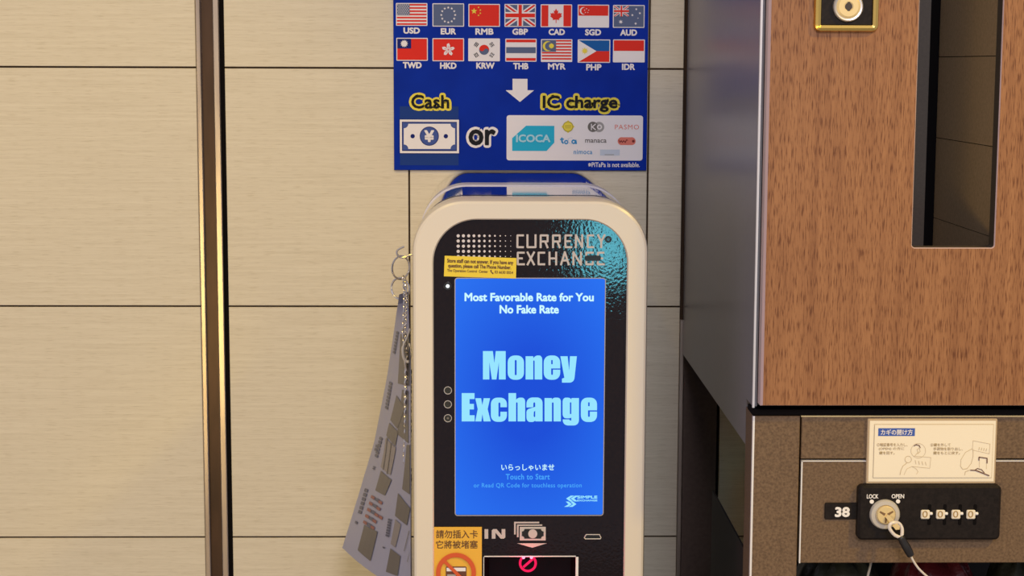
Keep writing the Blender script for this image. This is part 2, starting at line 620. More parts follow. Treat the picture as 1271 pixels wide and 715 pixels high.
mb = MB()
w = TX1 - TX0
mb.m = 0
mb.box(TX0 + 0.001, TX0 + w * 0.20, -0.004, 0.006, 0, 2.69, 0.001)
mb.box(TX0 + w * 0.62, TX0 + w * 0.84, -0.004, 0.006, 0, 2.69, 0.001)
mb.m = 1
mb.box(TX0 + w * 0.20, TX0 + w * 0.62, 0.002, 0.006, 0, 2.69)
mb.m = 2
mb.box(TX0 + w * 0.84, TX1 - 0.0005, 0.002, 0.006, 0, 2.69)
mb.build('trim_1', [M['trim_metal'], M['trim_dark'], M['gap']], None, 'structure')

mb = MB()
mb.box(P(842, 500, 0).x, RX0 - 0.0005, -0.002, 0.006, 0, P(846, 397, 0).z, 0.001)
mb.build('lit_tile_edge', M['trim_metal'], None, 'structure')  # bright strip stands in for the tile edge catching light
mb = MB()
mb.m = 0
mb.box(RX0, RX1 - 0.002, -0.001, 0.006, 0, 2.69)
mb.m = 1
mb.box(RX1 - 0.002, RX1 + 0.001, 0.001, 0.006, 0, 2.69)
mb.build('trim_3', [M['recess'], M['gap']], None, 'structure')
mb = MB()
mb.box(-2.2, 2.2, -4.0, 0.05, -0.06, 0.0)
mb.build('floor', M['floor'], None, 'structure')

# ================================================================== the blue sign on the wall
SY = -0.005
X0, X1, Z0, Z1 = box2(488.6, 0, 803.8, 211.5, SY)
Z1 = Z0 + 0.335
sg = thing('currency_sign', (X0 + (X1 - X0) / 2, 0, Z0), 'blue wall sign with fourteen flags, currency codes and a white arrow above the exchange machine', 'sign')
mb = MB()
mb.prism([(X0, Z0), (X1, Z0), (X1, Z1), (X0, Z1)], 0.0, SY, 0.0006)
mb.build('sign_board', M['sign_blue'], sg)

FM = [M['print_white'], M['print_red'], M['print_flagblue'], M['print_yellow'], M['print_navy'], M['print_royal'], M['print_black'], M['print_olive']]
WH, RD, SL, YE, NV, RY, BK, OL = range(8)


def flag(code, x0, y0, x1, y1):
    p = Pr(SY)
    p.at(1, WH).rr(x0, y0, x1, y1, 0.9)
    a, b_, c, d = x0 + 1.1, y0 + 1.1, x1 - 1.1, y1 - 1.1
    w, h = c - a, d - b_
    fx = lambda t: a + w * t
    fy = lambda t: b_ + h * t

    def union(ax, ay, cx, cy, L):
        ww, hh = cx - ax, cy - ay
        p.at(L, SL).r(ax, ay, cx, cy)
        for (s0, t0, s1, t1) in ((ax, ay, cx, cy), (ax, cy, cx, ay)):
            for wd, m, l in ((hh * 0.26, WH, L + 1), (hh * 0.10, RD, L + 2)):
                dy = wd / 2 * (1 if t1 > t0 else -1)
                dx = wd / 2 * ww / hh
                p.at(l, m).q([(s0, t0), (s0 + dx, t0), (s1, t1 - dy), (s1, t1), (s1 - dx, t1), (s0, t0 + dy)])
        p.at(L + 3, WH).r(ax, ay + hh * 0.34, cx, ay + hh * 0.66)
        p.r(ax + ww * 0.40, ay, ax + ww * 0.60, cy)
        p.at(L + 4, RD).r(ax, ay + hh * 0.41, cx, ay + hh * 0.59)
        p.r(ax + ww * 0.445, ay, ax + ww * 0.555, cy)

    if code == 'USD':
        for k in range(0, 13, 2):
            p.at(2, RD).r(a, fy(k / 13), c, fy((k + 1) / 13))
        p.at(3, SL).r(a, b_, fx(0.43), fy(0.54))
        for r_ in range(7):
            for q in range(6 if r_ % 2 == 0 else 5):
                p.at(4, WH).star(fx(0.036 + (0.036 if r_ % 2 else 0) + q * 0.0715), fy(0.045 + r_ * 0.075), 0.95)
    elif code == 'EUR':
        p.at(2, SL).r(a, b_, c, d)
        for k in range(12):
            t = 2 * PI * k / 12
            p.at(3, WH).star(fx(0.5) + 8.6 * math.sin(t), fy(0.5) - 9.2 * math.cos(t), 1.7)
    elif code == 'RMB':
        p.at(2, RD).r(a, b_, c, d)
        p.at(3, YE).star(fx(0.16), fy(0.30), 4.0)
        for t, v in ((0.31, 0.12), (0.37, 0.25), (0.37, 0.40), (0.31, 0.50)):
            p.star(fx(t), fy(v), 1.3)
    elif code == 'GBP':
        union(a, b_, c, d, 2)
    elif code == 'CAD':
        p.at(2, RD).r(a, b_, fx(0.23), d)
        p.r(fx(0.74), b_, c, d)
        lf = [(0, -1), (.18, -.66), (.36, -.74), (.28, -.24), (.5, -.46), (.58, -.32), (.9, -.36), (.78, -.06), (.92, .06), (.46, .42), (.52, .6), (.06, .52), (.05, 1), (-.05, 1), (-.06, .52), (-.52, .6), (-.46, .42), (-.92, .06), (-.78, -.06), (-.9, -.36), (-.58, -.32), (-.5, -.46), (-.28, -.24), (-.36, -.74), (-.18, -.66)]
        p.at(2, RD).poly([[(fx(0.49) + x * 8.0, fy(0.5) + y * 9.0) for x, y in lf]])
    elif code == 'SGD':
        p.at(2, RD).r(a, b_, c, fy(0.48))
        p.at(3, WH).c(fx(0.165), fy(0.25), 4.6)
        p.at(4, RD).c(fx(0.205), fy(0.25), 4.2)
        for k in range(5):
            t = 2 * PI * k / 5
            p.at(5, WH).star(fx(0.27) + 2.6 * math.sin(t), fy(0.25) - 2.6 * math.cos(t), 0.9)
    elif code == 'AUD':
        p.at(2, SL).r(a, b_, c, d)
        union(a, b_, fx(0.5), fy(0.5), 3)
        p.at(3, WH).star(fx(0.23), fy(0.76), 2.8, n=7)
        for t, v, s_ in ((0.75, 0.16, 1.7), (0.87, 0.35, 1.7), (0.62, 0.44, 1.7), (0.81, 0.59, 0.9), (0.73, 0.84, 1.8)):
            p.star(fx(t), fy(v), s_, n=7)
    elif code == 'TWD':
        p.at(2, RD).r(a, b_, c, d)
        p.at(3, NV).r(a, b_, fx(0.47), fy(0.46))
        p.at(4, WH).star(fx(0.235), fy(0.23), 4.9, n=12, inner=0.66)
    elif code == 'HKD':
        p.at(2, RD).r(a, b_, c, d)
        for k in range(5):
            t = 2 * PI * k / 5
            s_, co = math.sin(t), -math.cos(t)
            n_ = (-co, s_)
            q = []
            for u, v in ((0.6, 0), (2.2, 1.6), (5.2, 2.3), (8.2, 0.9), (7.0, -1.6), (4.0, -1.9), (1.6, -1.2)):
                q.append((fx(0.5) + s_ * u + n_[0] * v, fy(0.5) + co * u + n_[1] * v))
            p.at(3, WH).q(q)
            p.at(4, RD).line([(fx(0.5) + s_ * 2, fy(0.5) + co * 2), (fx(0.5) + s_ * 5, fy(0.5) + co * 5)], 0.4)
    elif code == 'KRW':
        cx, cy, R_ = fx(0.5), fy(0.5), 6.2
        ang = math.radians(-30)
        up, lo = [], []
        top = [(R_ * math.cos(t), R_ * math.sin(t)) for t in [PI + PI * k / 20 for k in range(21)]]
        mid = [(R_ / 2 + R_ / 2 * math.cos(t), R_ / 2 * math.sin(t)) for t in [-PI * k / 10 for k in range(11)]]
        mid2 = [(-R_ / 2 + R_ / 2 * math.cos(t), R_ / 2 * math.sin(t)) for t in [PI * k / 10 for k in range(11)]]
        p.at(2, SL).c(cx, cy, R_)
        red = top + mid + mid2
        rot = math.radians(28)
        p.at(3, RD).poly([[(cx + x * math.cos(rot) - y * math.sin(rot), cy + x * math.sin(rot) + y * math.cos(rot)) for x, y in red[:-1]]])
        for sx, sy, bars in ((-1, -1, (1, 1, 1)), (1, -1, (0, 1, 0)), (-1, 1, (1, 0, 1)), (1, 1, (0, 0, 0))):
            d_ = Vector((sx * 0.83, sy * 0.56)).normalized()
            n_ = Vector((-d_.y, d_.x))
            for k, full in enumerate(bars):
                m_ = Vector((cx, cy)) + d_ * (9.9 + 1.7 * k)
                if full:
                    p.at(2, BK).line([m_ - n_ * 2.6, m_ + n_ * 2.6], 1.0)
                else:
                    p.at(2, BK).line([m_ - n_ * 2.6, m_ - n_ * 0.4], 1.0)
                    p.line([m_ + n_ * 0.4, m_ + n_ * 2.6], 1.0)
    elif code == 'THB':
        p.at(2, RD).r(a, b_, c, fy(0.13))
        p.r(a, fy(0.87), c, d)
        p.at(2, SL).r(a, fy(0.36), c, fy(0.64))
    elif code == 'MYR':
        for k in range(0, 14, 2):
            p.at(2, RD).r(a, fy(k / 14), c, fy((k + 1) / 14))
        p.at(3, SL).r(a, b_, fx(0.48), fy(0.55))
        p.at(4, YE).c(fx(0.20), fy(0.29), 6.2)
        p.at(5, SL).c(fx(0.25), fy(0.29), 5.2)
        p.at(6, YE).star(fx(0.325), fy(0.28), 3.6, n=14, inner=0.7)
    elif code == 'PHP':
        p.at(2, RY).r(a, b_, c, fy(0.5))
        p.at(2, RD).r(a, fy(0.5), c, d)
        p.at(3, WH).q([(a, b_), (fx(0.58), fy(0.5)), (a, d)])
        p.at(4, YE).star(fx(0.20), fy(0.49), 4.6, n=8, inner=0.5)
    elif code == 'IDR':
        p.at(2, RD).r(a, b_, c, fy(0.5))
    return p.build('flag', FM, sg)


FL = [('USD', 491.5, 3.8, 530.5, 32), ('EUR', 536.8, 4.2, 576, 33), ('RMB', 581.4, 4.9, 620.6, 33.2), ('GBP', 626.2, 5, 665, 33.4), ('CAD', 671, 5.4, 710, 33.8), ('SGD', 717, 5.8, 756, 34.2), ('AUD', 760.8, 6.2, 800, 34.5),
      ('TWD', 492, 47, 531, 75.4), ('HKD', 536.8, 47.4, 576, 76), ('KRW', 581.2, 47.7, 620.5, 76), ('THB', 627.2, 48, 666, 76.5), ('MYR', 671.4, 48.6, 710.3, 76.9), ('PHP', 717, 49, 757.4, 77.9), ('IDR', 760.8, 49, 800.3, 77.4)]
CW = {'USD': (511, 20.5), 'EUR': (556.5, 19), 'RMB': (601.3, 22.6), 'GBP': (645.6, 19.5), 'CAD': (691, 20.3), 'SGD': (736.1, 20), 'AUD': (780.2, 21), 'TWD': (511.7, 23.4), 'HKD': (556.4, 20.5), 'KRW': (602.5, 22.8), 'THB': (646.4, 19), 'MYR': (691, 21.8), 'PHP': (737, 19), 'IDR': (780, 16.3)}
LOOK = {'USD': 'striped red and white flag with a starred slate corner', 'EUR': 'slate flag with a ring of white stars', 'RMB': 'red flag with yellow stars', 'GBP': 'flag with red and white crosses on slate', 'CAD': 'white flag with a red maple leaf', 'SGD': 'red over white flag with a crescent', 'AUD': 'slate flag with white stars', 'TWD': 'red flag with a white sun on navy', 'HKD': 'red flag with a white flower', 'KRW': 'white flag with a red and slate disc', 'THB': 'red, white and slate striped flag', 'MYR': 'striped flag with a yellow crescent and star', 'PHP': 'blue and red flag with a white triangle', 'IDR': 'plain red over white flag'}
for code, a, b_, c, d in FL:
    o = flag(code, a, b_, c, d)
    o['label'] = LOOK[code]
    cx, wd = CW[code]
    y0 = d + 2.0 if b_ < 40 else d + 1.6
    text('currency_code', code, (cx - wd / 2, y0, cx + wd / 2, y0 + 7.9), SY, M['print_white'], sg, 2, 0.06)

p = Pr(SY)
p.at(1, 0).q([(636.2, 97.8), (654.7, 97.9), (654.7, 112), (662.8, 112.1), (645.3, 126.6), (627.6, 112), (636.2, 112)])
p.build('arrow', M['print_white'], sg)
p = Pr(SY)
p.at(1, 0).r(496.3, 132, 569.2, 205.2)
p.build('tape_patch', M['sign_tape'], sg)
text('cash_outline', 'Cash', (510.3, 117.8, 557.6, 134.8), SY, M['print_yellow'], sg, 2, 0.17)
text('cash_lettering', 'Cash', (510.3, 117.8, 557.6, 134.8), SY, M['print_black'], sg, 4, 0.03)
text('charge_outline', 'IC charge', (673.5, 118.6, 766.5, 139), SY, M['print_yellow'], sg, 2, 0.15)
text('charge_lettering', 'IC charge', (673.5, 118.6, 766.5, 139), SY, M['print_black'], sg, 4, 0.03)
text('or_outline', 'or', (581.5, 160.4, 615.2, 180.6), SY, M['print_white'], sg, 2, 0.16)
text('or_lettering', 'or', (581.5, 160.4, 615.2, 180.6), SY, M['print_black'], sg, 4, 0.05)

p = Pr(SY)                                  # banknote
p.at(2, 1).r(495.6, 147.7, 570.5, 190.9)
p.at(3, 0).r(496.4, 148.5, 569.7, 190.1)
p.at(4, 1).r(499, 151.2, 567, 187.3)
p.at(5, 2).r(500, 152.3, 566.2, 186.2)


def scoop(x0, y0, x1, y1, r_):
    pts = []
    for cx, cy, a0 in ((x0, y0, 90), (x1, y0, 180), (x1, y1, 270), (x0, y1, 0)):
        for k in range(7):
            t = math.radians(a0 - 90 * k / 6)
            pts.append((cx + r_ * math.cos(t), cy + r_ * math.sin(t)))
    return pts


p.at(6, 0).poly([scoop(501.3, 153.6, 564.8, 184.8, 5.6)])
p.at(7, 1).c(532.9, 168.9, 11.9)
p.at(8, 2).c(532.9, 168.9, 11.0)
p.at(7, 1).c(512.3, 168.9, 2.7)
p.c(553.4, 169, 2.7)
p.build('banknote_symbol', [M['print_white'], M['print_navy'], mat('note_blue', (0.012, 0.05, 0.26, 1), 0.5)], sg)
text('yen_mark', '¥', (526.8, 161.4, 538.9, 176.2), SY, M['print_white'], sg, 10, 0.06)

# the white card panel with the fare-card marks
p = Pr(SY)
p.at(1, 0).rr(628.8, 143.2, 797.8, 199.2, 3.2)
cp = p.build('card_panel', M['print_white'], sg)
p = Pr(SY)
p.at(2, 0).q([(653, 156), (688, 156.2), (688, 177), (678.4, 187.4), (635.7, 187.2), (635.7, 171.5)])
p.build('card_mark', M['print_cyan'], cp)
text('card_mark_lettering', 'ICOCA', (640.5, 166.8, 683.2, 176.6), SY, M['print_palecyan'], cp, 4, 0.05)
p = Pr(SY)
p.at(2, 0).q([(705, 149.2), (713.2, 157.2), (705, 165.2), (696.8, 157.2)])
p.at(3, 1).c(705, 157.2, 6.6)
p.at(4, 0).c(705, 157.2, 5.4)
p.at(5, 1).r(701, 155.8, 709, 156.8)
p.r(701.5, 158.3, 708.5, 159.0)
p.build('card_mark', [M['print_yellow'], M['print_olive']], cp)
p = Pr(SY)
p.at(2, 0).c(743.5, 157.6, 6.4)
p.at(3, 1).c(735.8, 157.4, 6.4)
p.at(4, 2).line([(734, 153.6), (734, 161.4)], 1.0)
p.line([(739.3, 153.8), (735, 157.5), (739.3, 161.2)], 1.3)
p.c(744, 157.6, 3.2, 1.6)
p.build('card_mark', [M['print_lightgrey'], M['print_grey'], M['print_white']], cp)
text('card_mark_lettering', 'PASMO', (763.2, 154.8, 793, 160.5), SY, M['print_salmon'], cp, 2, -0.005, spacing=1.15)
p = Pr(SY)
p.at(2, 0).line([(697.2, 170.6), (697.6, 176.2), (699.4, 178.0)], 2.0)
p.line([(695.0, 173.2), (699.8, 172.6)], 1.6)
p.c(702.8, 176.4, 2.7, 1.1)
p.c(712.0, 176.0, 2.9, 1.1)
p.line([(714.4, 173.6), (715.2, 178.8)], 2.0)
p.at(2, 1).c(708.8, 174.6, 4.0, 3.3, a0=40, a1=300)
p.r(704.6, 171.5, 705.2, 178)
p.build('card_mark', [M['print_logoblue'], M['print_pale']], cp)
text('card_mark_lettering', 'manaca', (726.2, 172.9, 752.8, 177.2), SY, M['print_grey'], cp, 2, 0.03)
p = Pr(SY)
for x in (771.5, 778, 784):
    p.at(2, 0).c(x, 175.2, 4.9)
p.r(771.5, 170.4, 784, 180)
p.at(3, 1).c(786, 175.2, 1.7)
p.at(3, 1).line([(768, 173.5), (769.5, 176.8), (771, 174.5), (772.5, 176.8), (774, 174.5), (776, 176.8), (777.5, 173.5), (779.2, 174.2)], 1.0)
p.build('card_mark', [M['print_salmon'], M['print_darkred']], cp)
text('card_mark_lettering', 'nimoca', (712, 185.8, 735.2, 191.4), SY, M['print_logoblue'], cp, 2, 0.02, spacing=1.1)
p = Pr(SY)
p.at(2, 0).r(744.8, 185.6, 769.2, 193)
p.at(3, 1).r(750.5, 191.5, 762, 192.4)
p.build('card_mark', [M['print_pale'], M['print_lightgrey']], cp)
text('footnote', '※PiTaPa is not available.', (730, 201.6, 794, 207.4), SY, M['print_white'], sg, 2, 0.02)

# ================================================================== the currency exchange machine
MX0, MX1 = -0.0677, 0.1631
MC, MH = (MX0 + MX1) / 2, (MX1 - MX0) / 2
MTOP = 1.3686
MR = 0.0505
FY = -0.49
mc = thing('exchange_machine', (MC, -0.25, 0.0), 'slim arched currency exchange machine with a cream front frame and a lit blue touch screen', 'machine')


def arch(d, bottom, n=14):
    """arched outline inset by d"""
    x0, x1, zt, r_ = MX0 + d, MX1 - d, MTOP - d, max(MR - d * 0.72, 0.01)
    pts = [(x0, bottom), (x1, bottom)]
    for k in range(n + 1):
        t = math.radians(90 * k / n)
        pts.append((x1 - r_ + r_ * math.cos(t), zt - r_ + r_ * math.sin(t)))
    for k in range(n + 1):
        t = math.radians(90 + 90 * k / n)
        pts.append((x0 + r_ + r_ * math.cos(t), zt - r_ + r_ * math.sin(t)))
    return pts


def arch_tube(mb, d, bot, y0, y1, cap=True):
    l = arch(d, bot)
    rows = [[(x, y, z) for x, z in l[1:] + l[:1]] for y in (y0, y1)]
    mb.smooth = True
    mb.grid(rows)
    mb.smooth = False
    if cap:
        mb.loops([rows[0]])
        mb.loops([rows[1]])


mb = MB()
arch_tube(mb, 0.0012, 0.08, -0.001, -0.222)
arch_tube(mb, 0.0012, 0.08, -0.262, -0.398)
arch_tube(mb, 0.0012, 0.08, -0.408, -0.432)
mb.build('shell', M['mirror_shell'], mc)
mb = MB()
arch_tube(mb, 0.0002, 0.08, -0.222, -0.262)
mb.build('shell_band', M['shell_band'], mc)
mb = MB()
arch_tube(mb, 0.0009, 0.08, -0.399, -0.407)
mb.build('shadow_gap', M['shell_dark'], mc)
mb = MB()
mb.box(MX0 + 0.02, MX1 - 0.02, -0.45, -0.02, 0.0, 0.081)
mb.build('plinth', M['plate_black'], mc)

FB = 0.09
FT = P(656, 271.5, FY).z
FW_IN = P(537, 600, FY).x - MX0
mb = MB()
o0 = arch(0.0, FB)
o1 = arch(0.003, FB)
inn = [(x, z) for x, z in arch(FW_IN, FB)]
dz = FT - (MTOP - FW_IN)
r_in = MR * 0.98 - 0.006
inn = []
ix0, ix1 = MX0 + FW_IN, MX1 - FW_IN
inn += [(ix0, FB), (ix1, FB)]
for k in range(15):
    t = math.radians(90 * k / 14)
    inn.append((ix1 - r_in + r_in * math.cos(t), FT - r_in + r_in * math.sin(t)))
for k in range(15):
    t = math.radians(90 + 90 * k / 14)
    inn.append((ix0 + r_in + r_in * math.cos(t), FT - r_in + r_in * math.sin(t)))
i2 = inset(inn, 0.0012)
rows = [[(x, -0.432, z) for x, z in o0], [(x, FY + 0.004, z) for x, z in o0], [(x, FY + 0.0012, z) for x, z in arch(0.001, FB)], [(x, FY, z) for x, z in o1],
        [(x, FY, z) for x, z in inn], [(x, FY + 0.002, z) for x, z in i2], [(x, FY + 0.010, z) for x, z in i2]]
mb.smooth = True
mb.grid(rows[:4], closed_u=True)
mb.smooth = False
mb.grid(rows[3:], closed_u=True)
mb.loops([rows[0]])
mb.build('front_frame', M['cream_plastic'], mc)

PY = FY + 0.004                             # black front panel
SX0, SX1, SZ0, SZ1 = box2(565.4, 345.8, 749.5, 639.2, PY)
BX0, BX1, BZ0, BZ1 = box2(600, 689.8, 717.6, 760, PY)
mb = MB()
scr = rrect(SX0, SX1, SZ0, SZ1, 0.0022)
bil = [(BX0, BZ0), (BX1, BZ0), (BX1, BZ1), (BX0, BZ1)]
mb.loops([[(x, PY, z) for x, z in i2], [(x, PY, z) for x, z in scr], [(x, PY, z) for x, z in bil]])
mb.grid([[(x, PY, z) for x, z in scr], [(x, PY + 0.004, z) for x, z in scr]], closed_u=True)
fp = mb.build('front_panel', M['black_panel'], mc)

# screen
mb = MB()
mb.loops([[(x, PY + 0.0012, z) for x, z in scr]])
sc = mb.build('touch_screen', M['screen'], mc)
SCREEN_MAP.inputs['Location'].default_value = (-((SX0 + SX1) / 2 - MC) / 0.115, 0, -((SZ0 + SZ1) / 2) / 0.170)
SCREEN_MAP.inputs['Scale'].default_value = (1 / 0.115, 0.0, 1 / 0.170)
mb = MB()
e2 = inset(scr, -0.0009)
mb.grid([[(x, PY - 0.0004, z) for x, z in scr], [(x, PY - 0.0004, z) for x, z in e2]], closed_u=True)
mb.build('screen_bezel', mat('bezel_grey', (0.34, 0.32, 0.36, 1), 0.35), sc)
SP = PY + 0.0012
text('welcome_lettering', 'Most Favorable Rate for You', (576.6, 363.4, 737, 374), SP, M['screen_white'], sc, 2, 0.045)
text('welcome_lettering', 'No Fake Rate', (620, 378.6, 693.6, 389.2), SP, M['screen_white'], sc, 2, 0.045)

gA = lambda x, y: (595 + x / 10.168, 428 + y / 10.168)
gB = lambda x, y: (568 + x / 13.815, 482 + y / 13.815)
gC = lambda x, y: (655 + x / 13.815, 482 + y / 13.815)


def rbox(x0, y0, x1, y1, r_):
    return [(x0, y0, r_), (x1, y0, r_), (x1, y1, r_), (x0, y1, r_)]


MONEY = [
    (gA, [[(45, 78), (170, 78), (189, 228), (207, 78), (332, 78), (332, 436), (246, 436), (246, 220), (215, 436), (158, 436), (126, 220), (126, 436), (45, 436)]]),
    (gA, [rbox(357, 133, 563, 440, 92), rbox(447, 190, 470, 382, 11)]),
    (gA, [[(583, 143), (680, 143), (680, 168), (712, 133, 26), (793, 133, 58), (793, 436), (697, 436), (697, 205), (688, 192), (680, 205), (680, 436), (583, 436)]]),
    (gA, [[(1020, 297), (1020, 133, 92), (812, 133, 92), (812, 440, 92), (1020, 440, 92), (1020, 312), (928, 312), (928, 368), (917, 382), (906, 370), (906, 297)], rbox(906, 190, 925, 245, 9)]),
    (gA, [[(1022, 143), (1113, 143), (1133, 322), (1143, 143), (1230, 143), (1194, 476, 60), (1042, 476), (1042, 426), (1072, 414)]])]
EXCH = [
    (gB, [[(70, 80), (290, 80), (290, 182), (205, 182), (205, 265), (280, 265), (280, 360), (205, 360), (205, 460), (292, 460), (292, 565), (70, 565)]]),
    (gB, [[(303, 168), (403, 168), (424, 285), (447, 168), (556, 168), (515, 355), (568, 565), (445, 565), (425, 440), (408, 565), (303, 565), (345, 355)]]),
    (gB, [[(845, 322), (845, 158, 115), (570, 158, 115), (570, 572, 115), (845, 572, 115), (845, 400), (733, 400), (733, 470), (716, 492), (700, 470), (700, 255), (716, 235), (733, 255), (733, 322)]]),
    (gB, [[(872, 80), (1002, 80), (1002, 192), (1040, 158, 30), (1158, 158, 72), (1158, 565), (1028, 565), (1028, 250), (1015, 235), (1002, 250), (1002, 565), (872, 565)]]),
    (gC, [[(-22, 328), (95, 322), (97, 250), (113, 235), (128, 250), (128, 316), (-22, 362, 50), (-22, 575, 80), (110, 575, 40), (130, 548), (130, 565), (255, 565), (255, 155, 100), (-22, 155, 110)], [(105, 400), (128, 385), (128, 480), (115, 495), (101, 475)]]),
    (gC, [[(288, 165), (413, 165), (413, 190), (445, 158, 26), (568, 158, 66), (568, 565), (443, 565), (443, 250), (428, 235), (415, 250), (415, 565), (288, 565)]]),
    (gC, [[(878, 165), (750, 165), (750, 188), (715, 158, 26), (597, 158, 75), (597, 512, 80), (722, 512, 20), (747, 500), (747, 552), (718, 545), (712, 531), (600, 531), (600, 635, 95), (878, 635, 95)], rbox(723, 238, 747, 440, 10)]),
    (gC, [[(1188, 375), (1188, 158, 118), (910, 158, 118), (910, 575, 118), (1188, 575, 118), (1188, 398), (1065, 398), (1065, 475), (1048, 495), (1033, 475), (1033, 375)], rbox(1035, 238, 1062, 305, 10)])]
for word in (MONEY, EXCH):
    p = Pr(SP)
    for g, loops in word:
        p.at(2, 0).poly([[g(x, y) for x, y in fillet(l)] for l in loops])
    p.build('headline_lettering', M['screen_text'], sc)
text('greeting_lettering', 'いらっしゃいませ', (622.2, 576, 688, 584), SP, M['screen_white'], sc, 2, 0.02)
text('hint_lettering', 'Touch to Start', (627.7, 588, 682.4, 595.2), SP, M['screen_soft'], sc, 2, 0.03, spacing=1.1)
text('hint_lettering', 'or Read QR Code for touchless operation', (588, 599.4, 722, 606.6), SP, M['screen_soft'], sc, 2, 0.015, spacing=1.1)
p = Pr(SP)
for dx in (0, 5.6):
    p.at(2, 0).q([(708.4 + dx, 615), (713.0 + dx, 615), (706.8 + dx, 618.6), (711.4 + dx, 622.2), (707.4 + dx, 622.2), (702.6 + dx, 618.6)])
    p.q([(703.2 + dx - 1.0, 622.4), (706.6 + dx - 1, 622.4), (710.8 + dx - 1, 625.6), (706 + dx - 1, 629), (701.2 + dx - 1, 629), (706.6 + dx - 1, 625.8)])
p.build('maker_mark', M['screen_text'], sc)
text('maker_lettering', 'SIMPLE', (716.4, 615, 741.4, 618.8), SP, M['screen_text'], sc, 2, 0.07)
text('maker_lettering', 'EXCHANGE', (716.4, 619.9, 741.4, 622.2), SP, M['screen_text'], sc, 2, 0.06)

# dot pattern and printed name
p = Pr(PY)
for r_ in range(5):
    for k in range(11):
        p.at(1, 0).c(568.7 + 6.52 * k, 292.7 + 6.42 * r_, (2.0, 1.95, 1.9, 1.8, 1.7, 1.55, 1.35, 1.15, 0.9, 0.7, 0.5)[k], n=14)
p.build('dot_pattern', mat('dot_silver', (0.62, 0.56, 0.54, 1), 0.4), mc)

w = 21 / 8.473
CUR = [[[(172, 86), (104, 86), (103, 210), (172, 210)]], [[(209, 75), (209, 210), (294, 210), (294, 75)]],
       [[(348, 220), (348, 86), (421, 86), (421, 150), (348, 150)], [(395, 150), (423, 220)]],
       [[(478, 220), (478, 86), (549, 86), (549, 150), (478, 150)], [(523, 150), (551, 220)]],
       [[(680, 86), (608, 86), (608, 210), (680, 210)], [(608, 147), (666, 147)]],
       [[(718, 220), (718, 82), (785, 212), (785, 75)]], [[(910, 86), (843, 86), (843, 210), (910, 210)]],
       [[(948, 75), (985, 150), (1024, 75)], [(985, 150), (985, 220)]]]
EXC = [[[(180, 268), (107, 268), (107, 390), (182, 390)], [(107, 328), (160, 328)]], [[(206, 257), (282, 400)], [(282, 257), (206, 400)]],
       [[(395, 268), (326, 268), (326, 390), (395, 390)]], [[(441, 257), (441, 400)], [(511, 257), (511, 400)], [(441, 328), (511, 328)]],
       [[(560, 400), (602, 262), (645, 400)], [(578, 350), (628, 350)]], [[(692, 400), (692, 262), (772, 395), (772, 257)]],
       [[(905, 268), (828, 268), (828, 390), (896, 390), (896, 335), (862, 335)]], [[(1018, 268), (950, 268), (950, 390), (1022, 390)], [(950, 328), (1005, 328)]]]
for word in (CUR, EXC):
    p = Pr(PY)
    for strokes in word:
        for st in strokes:
            p.at(1, 0).line([(630 + x / 8.473, 282 + y / 8.473) for x, y in st], w)
    p.build('name_lettering', M['panel_print'], mc)
p = Pr(PY)
p.at(3, 0).rr(726.2, 317.2, 745.6, 323.6, 1.6)
p.build('camera_slot', M['panel_hole'], mc)
p = Pr(PY)
p.at(3, 1).c(755, 297.2, 4.2)
p.at(4, 0).c(755, 297.2, 2.0)
p.build('microphone_hole', [M['shell_dark'], M['panel_hole']], mc)

# small lamp and three buttons
px = lambda n_: n_ * (MX1 - MX0) / 290.0
c = P(555.7, 355, PY)
mb = MB()
mb.lathe(c.x, c.z, [(px(5.4), PY), (px(5.2), PY - 0.0012), (px(4.0), PY - 0.0016), (px(3.4), PY - 0.0010)], 24)
lr = mb.build('lamp_ring', M['shell_dark'], mc)
mb = MB()
mb.lathe(c.x, c.z, [(px(2.2), PY - 0.0012), (px(1.4), PY - 0.0024)], 20)
mb.build('lamp_lens', M['led_white'], lr)['label'] = 'glowing white indicator lens'
for k, yy in enumerate((484.5, 501.8, 519.0)):
    c = P(555.9, yy, PY)
    mb = MB()
    mb.m = 0
    mb.lathe(c.x, c.z, [(px(5.0), PY), (px(5.0), PY - 0.0009), (px(4.2), PY - 0.0009), (px(4.1), PY - 0.0003)], 28)
    mb.mi[-1] = 1
    if k == 2:
        mb.m = 2
        mb.disc(c.x, c.z, px(1.4), PY - 0.0006, 16)
    mb.build('button', [mat('button_ring', (0.42, 0.39, 0.36, 1), 0.35), M['panel_hole'], M['print_grey']], mc)

# yellow notice
YC = [(552, 317.3), (641, 320.2), (640.4, 345.6), (551, 342.8)]
mb = MB()
f_ = [P(x, y, PY) + Vector((0, -0.0012, 0)) for x, y in YC]
bk = [P(x, y, PY) + Vector((0, -0.0008, 0)) for x, y in YC]
mb.face(f_)
for k in range(4):
    mb.face([f_[k], f_[(k + 1) % 4], bk[(k + 1) % 4], bk[k]])
ys = mb.build('yellow_notice', M['sticker_yellow'], mc)
ys['label'] = 'small yellow notice with three lines of print'
text('notice_lettering', 'Store staff can not answer. If you have any', (555, 322.2, 637.2, 328.6), PY - 0.0012, M['sticker_text'], ys, 1, 0.03, slope=-0.031)
text('notice_lettering', 'question, please call The Phone Number.', (556.2, 328.4, 634.5, 334.6), PY - 0.0012, M['sticker_text'], ys, 1, 0.03, slope=-0.031)
text('notice_lettering', 'The Operation Control  Center', (555, 334.6, 605.6, 339.0), PY - 0.0012, M['sticker_text'], ys, 1, 0.02, slope=-0.031)
text('notice_lettering', '03 6630 0054', (614, 336.2, 636.8, 339.8), PY - 0.0012, M['sticker_text'], ys, 1, 0.02, slope=-0.031)
p = Pr(PY - 0.0012)
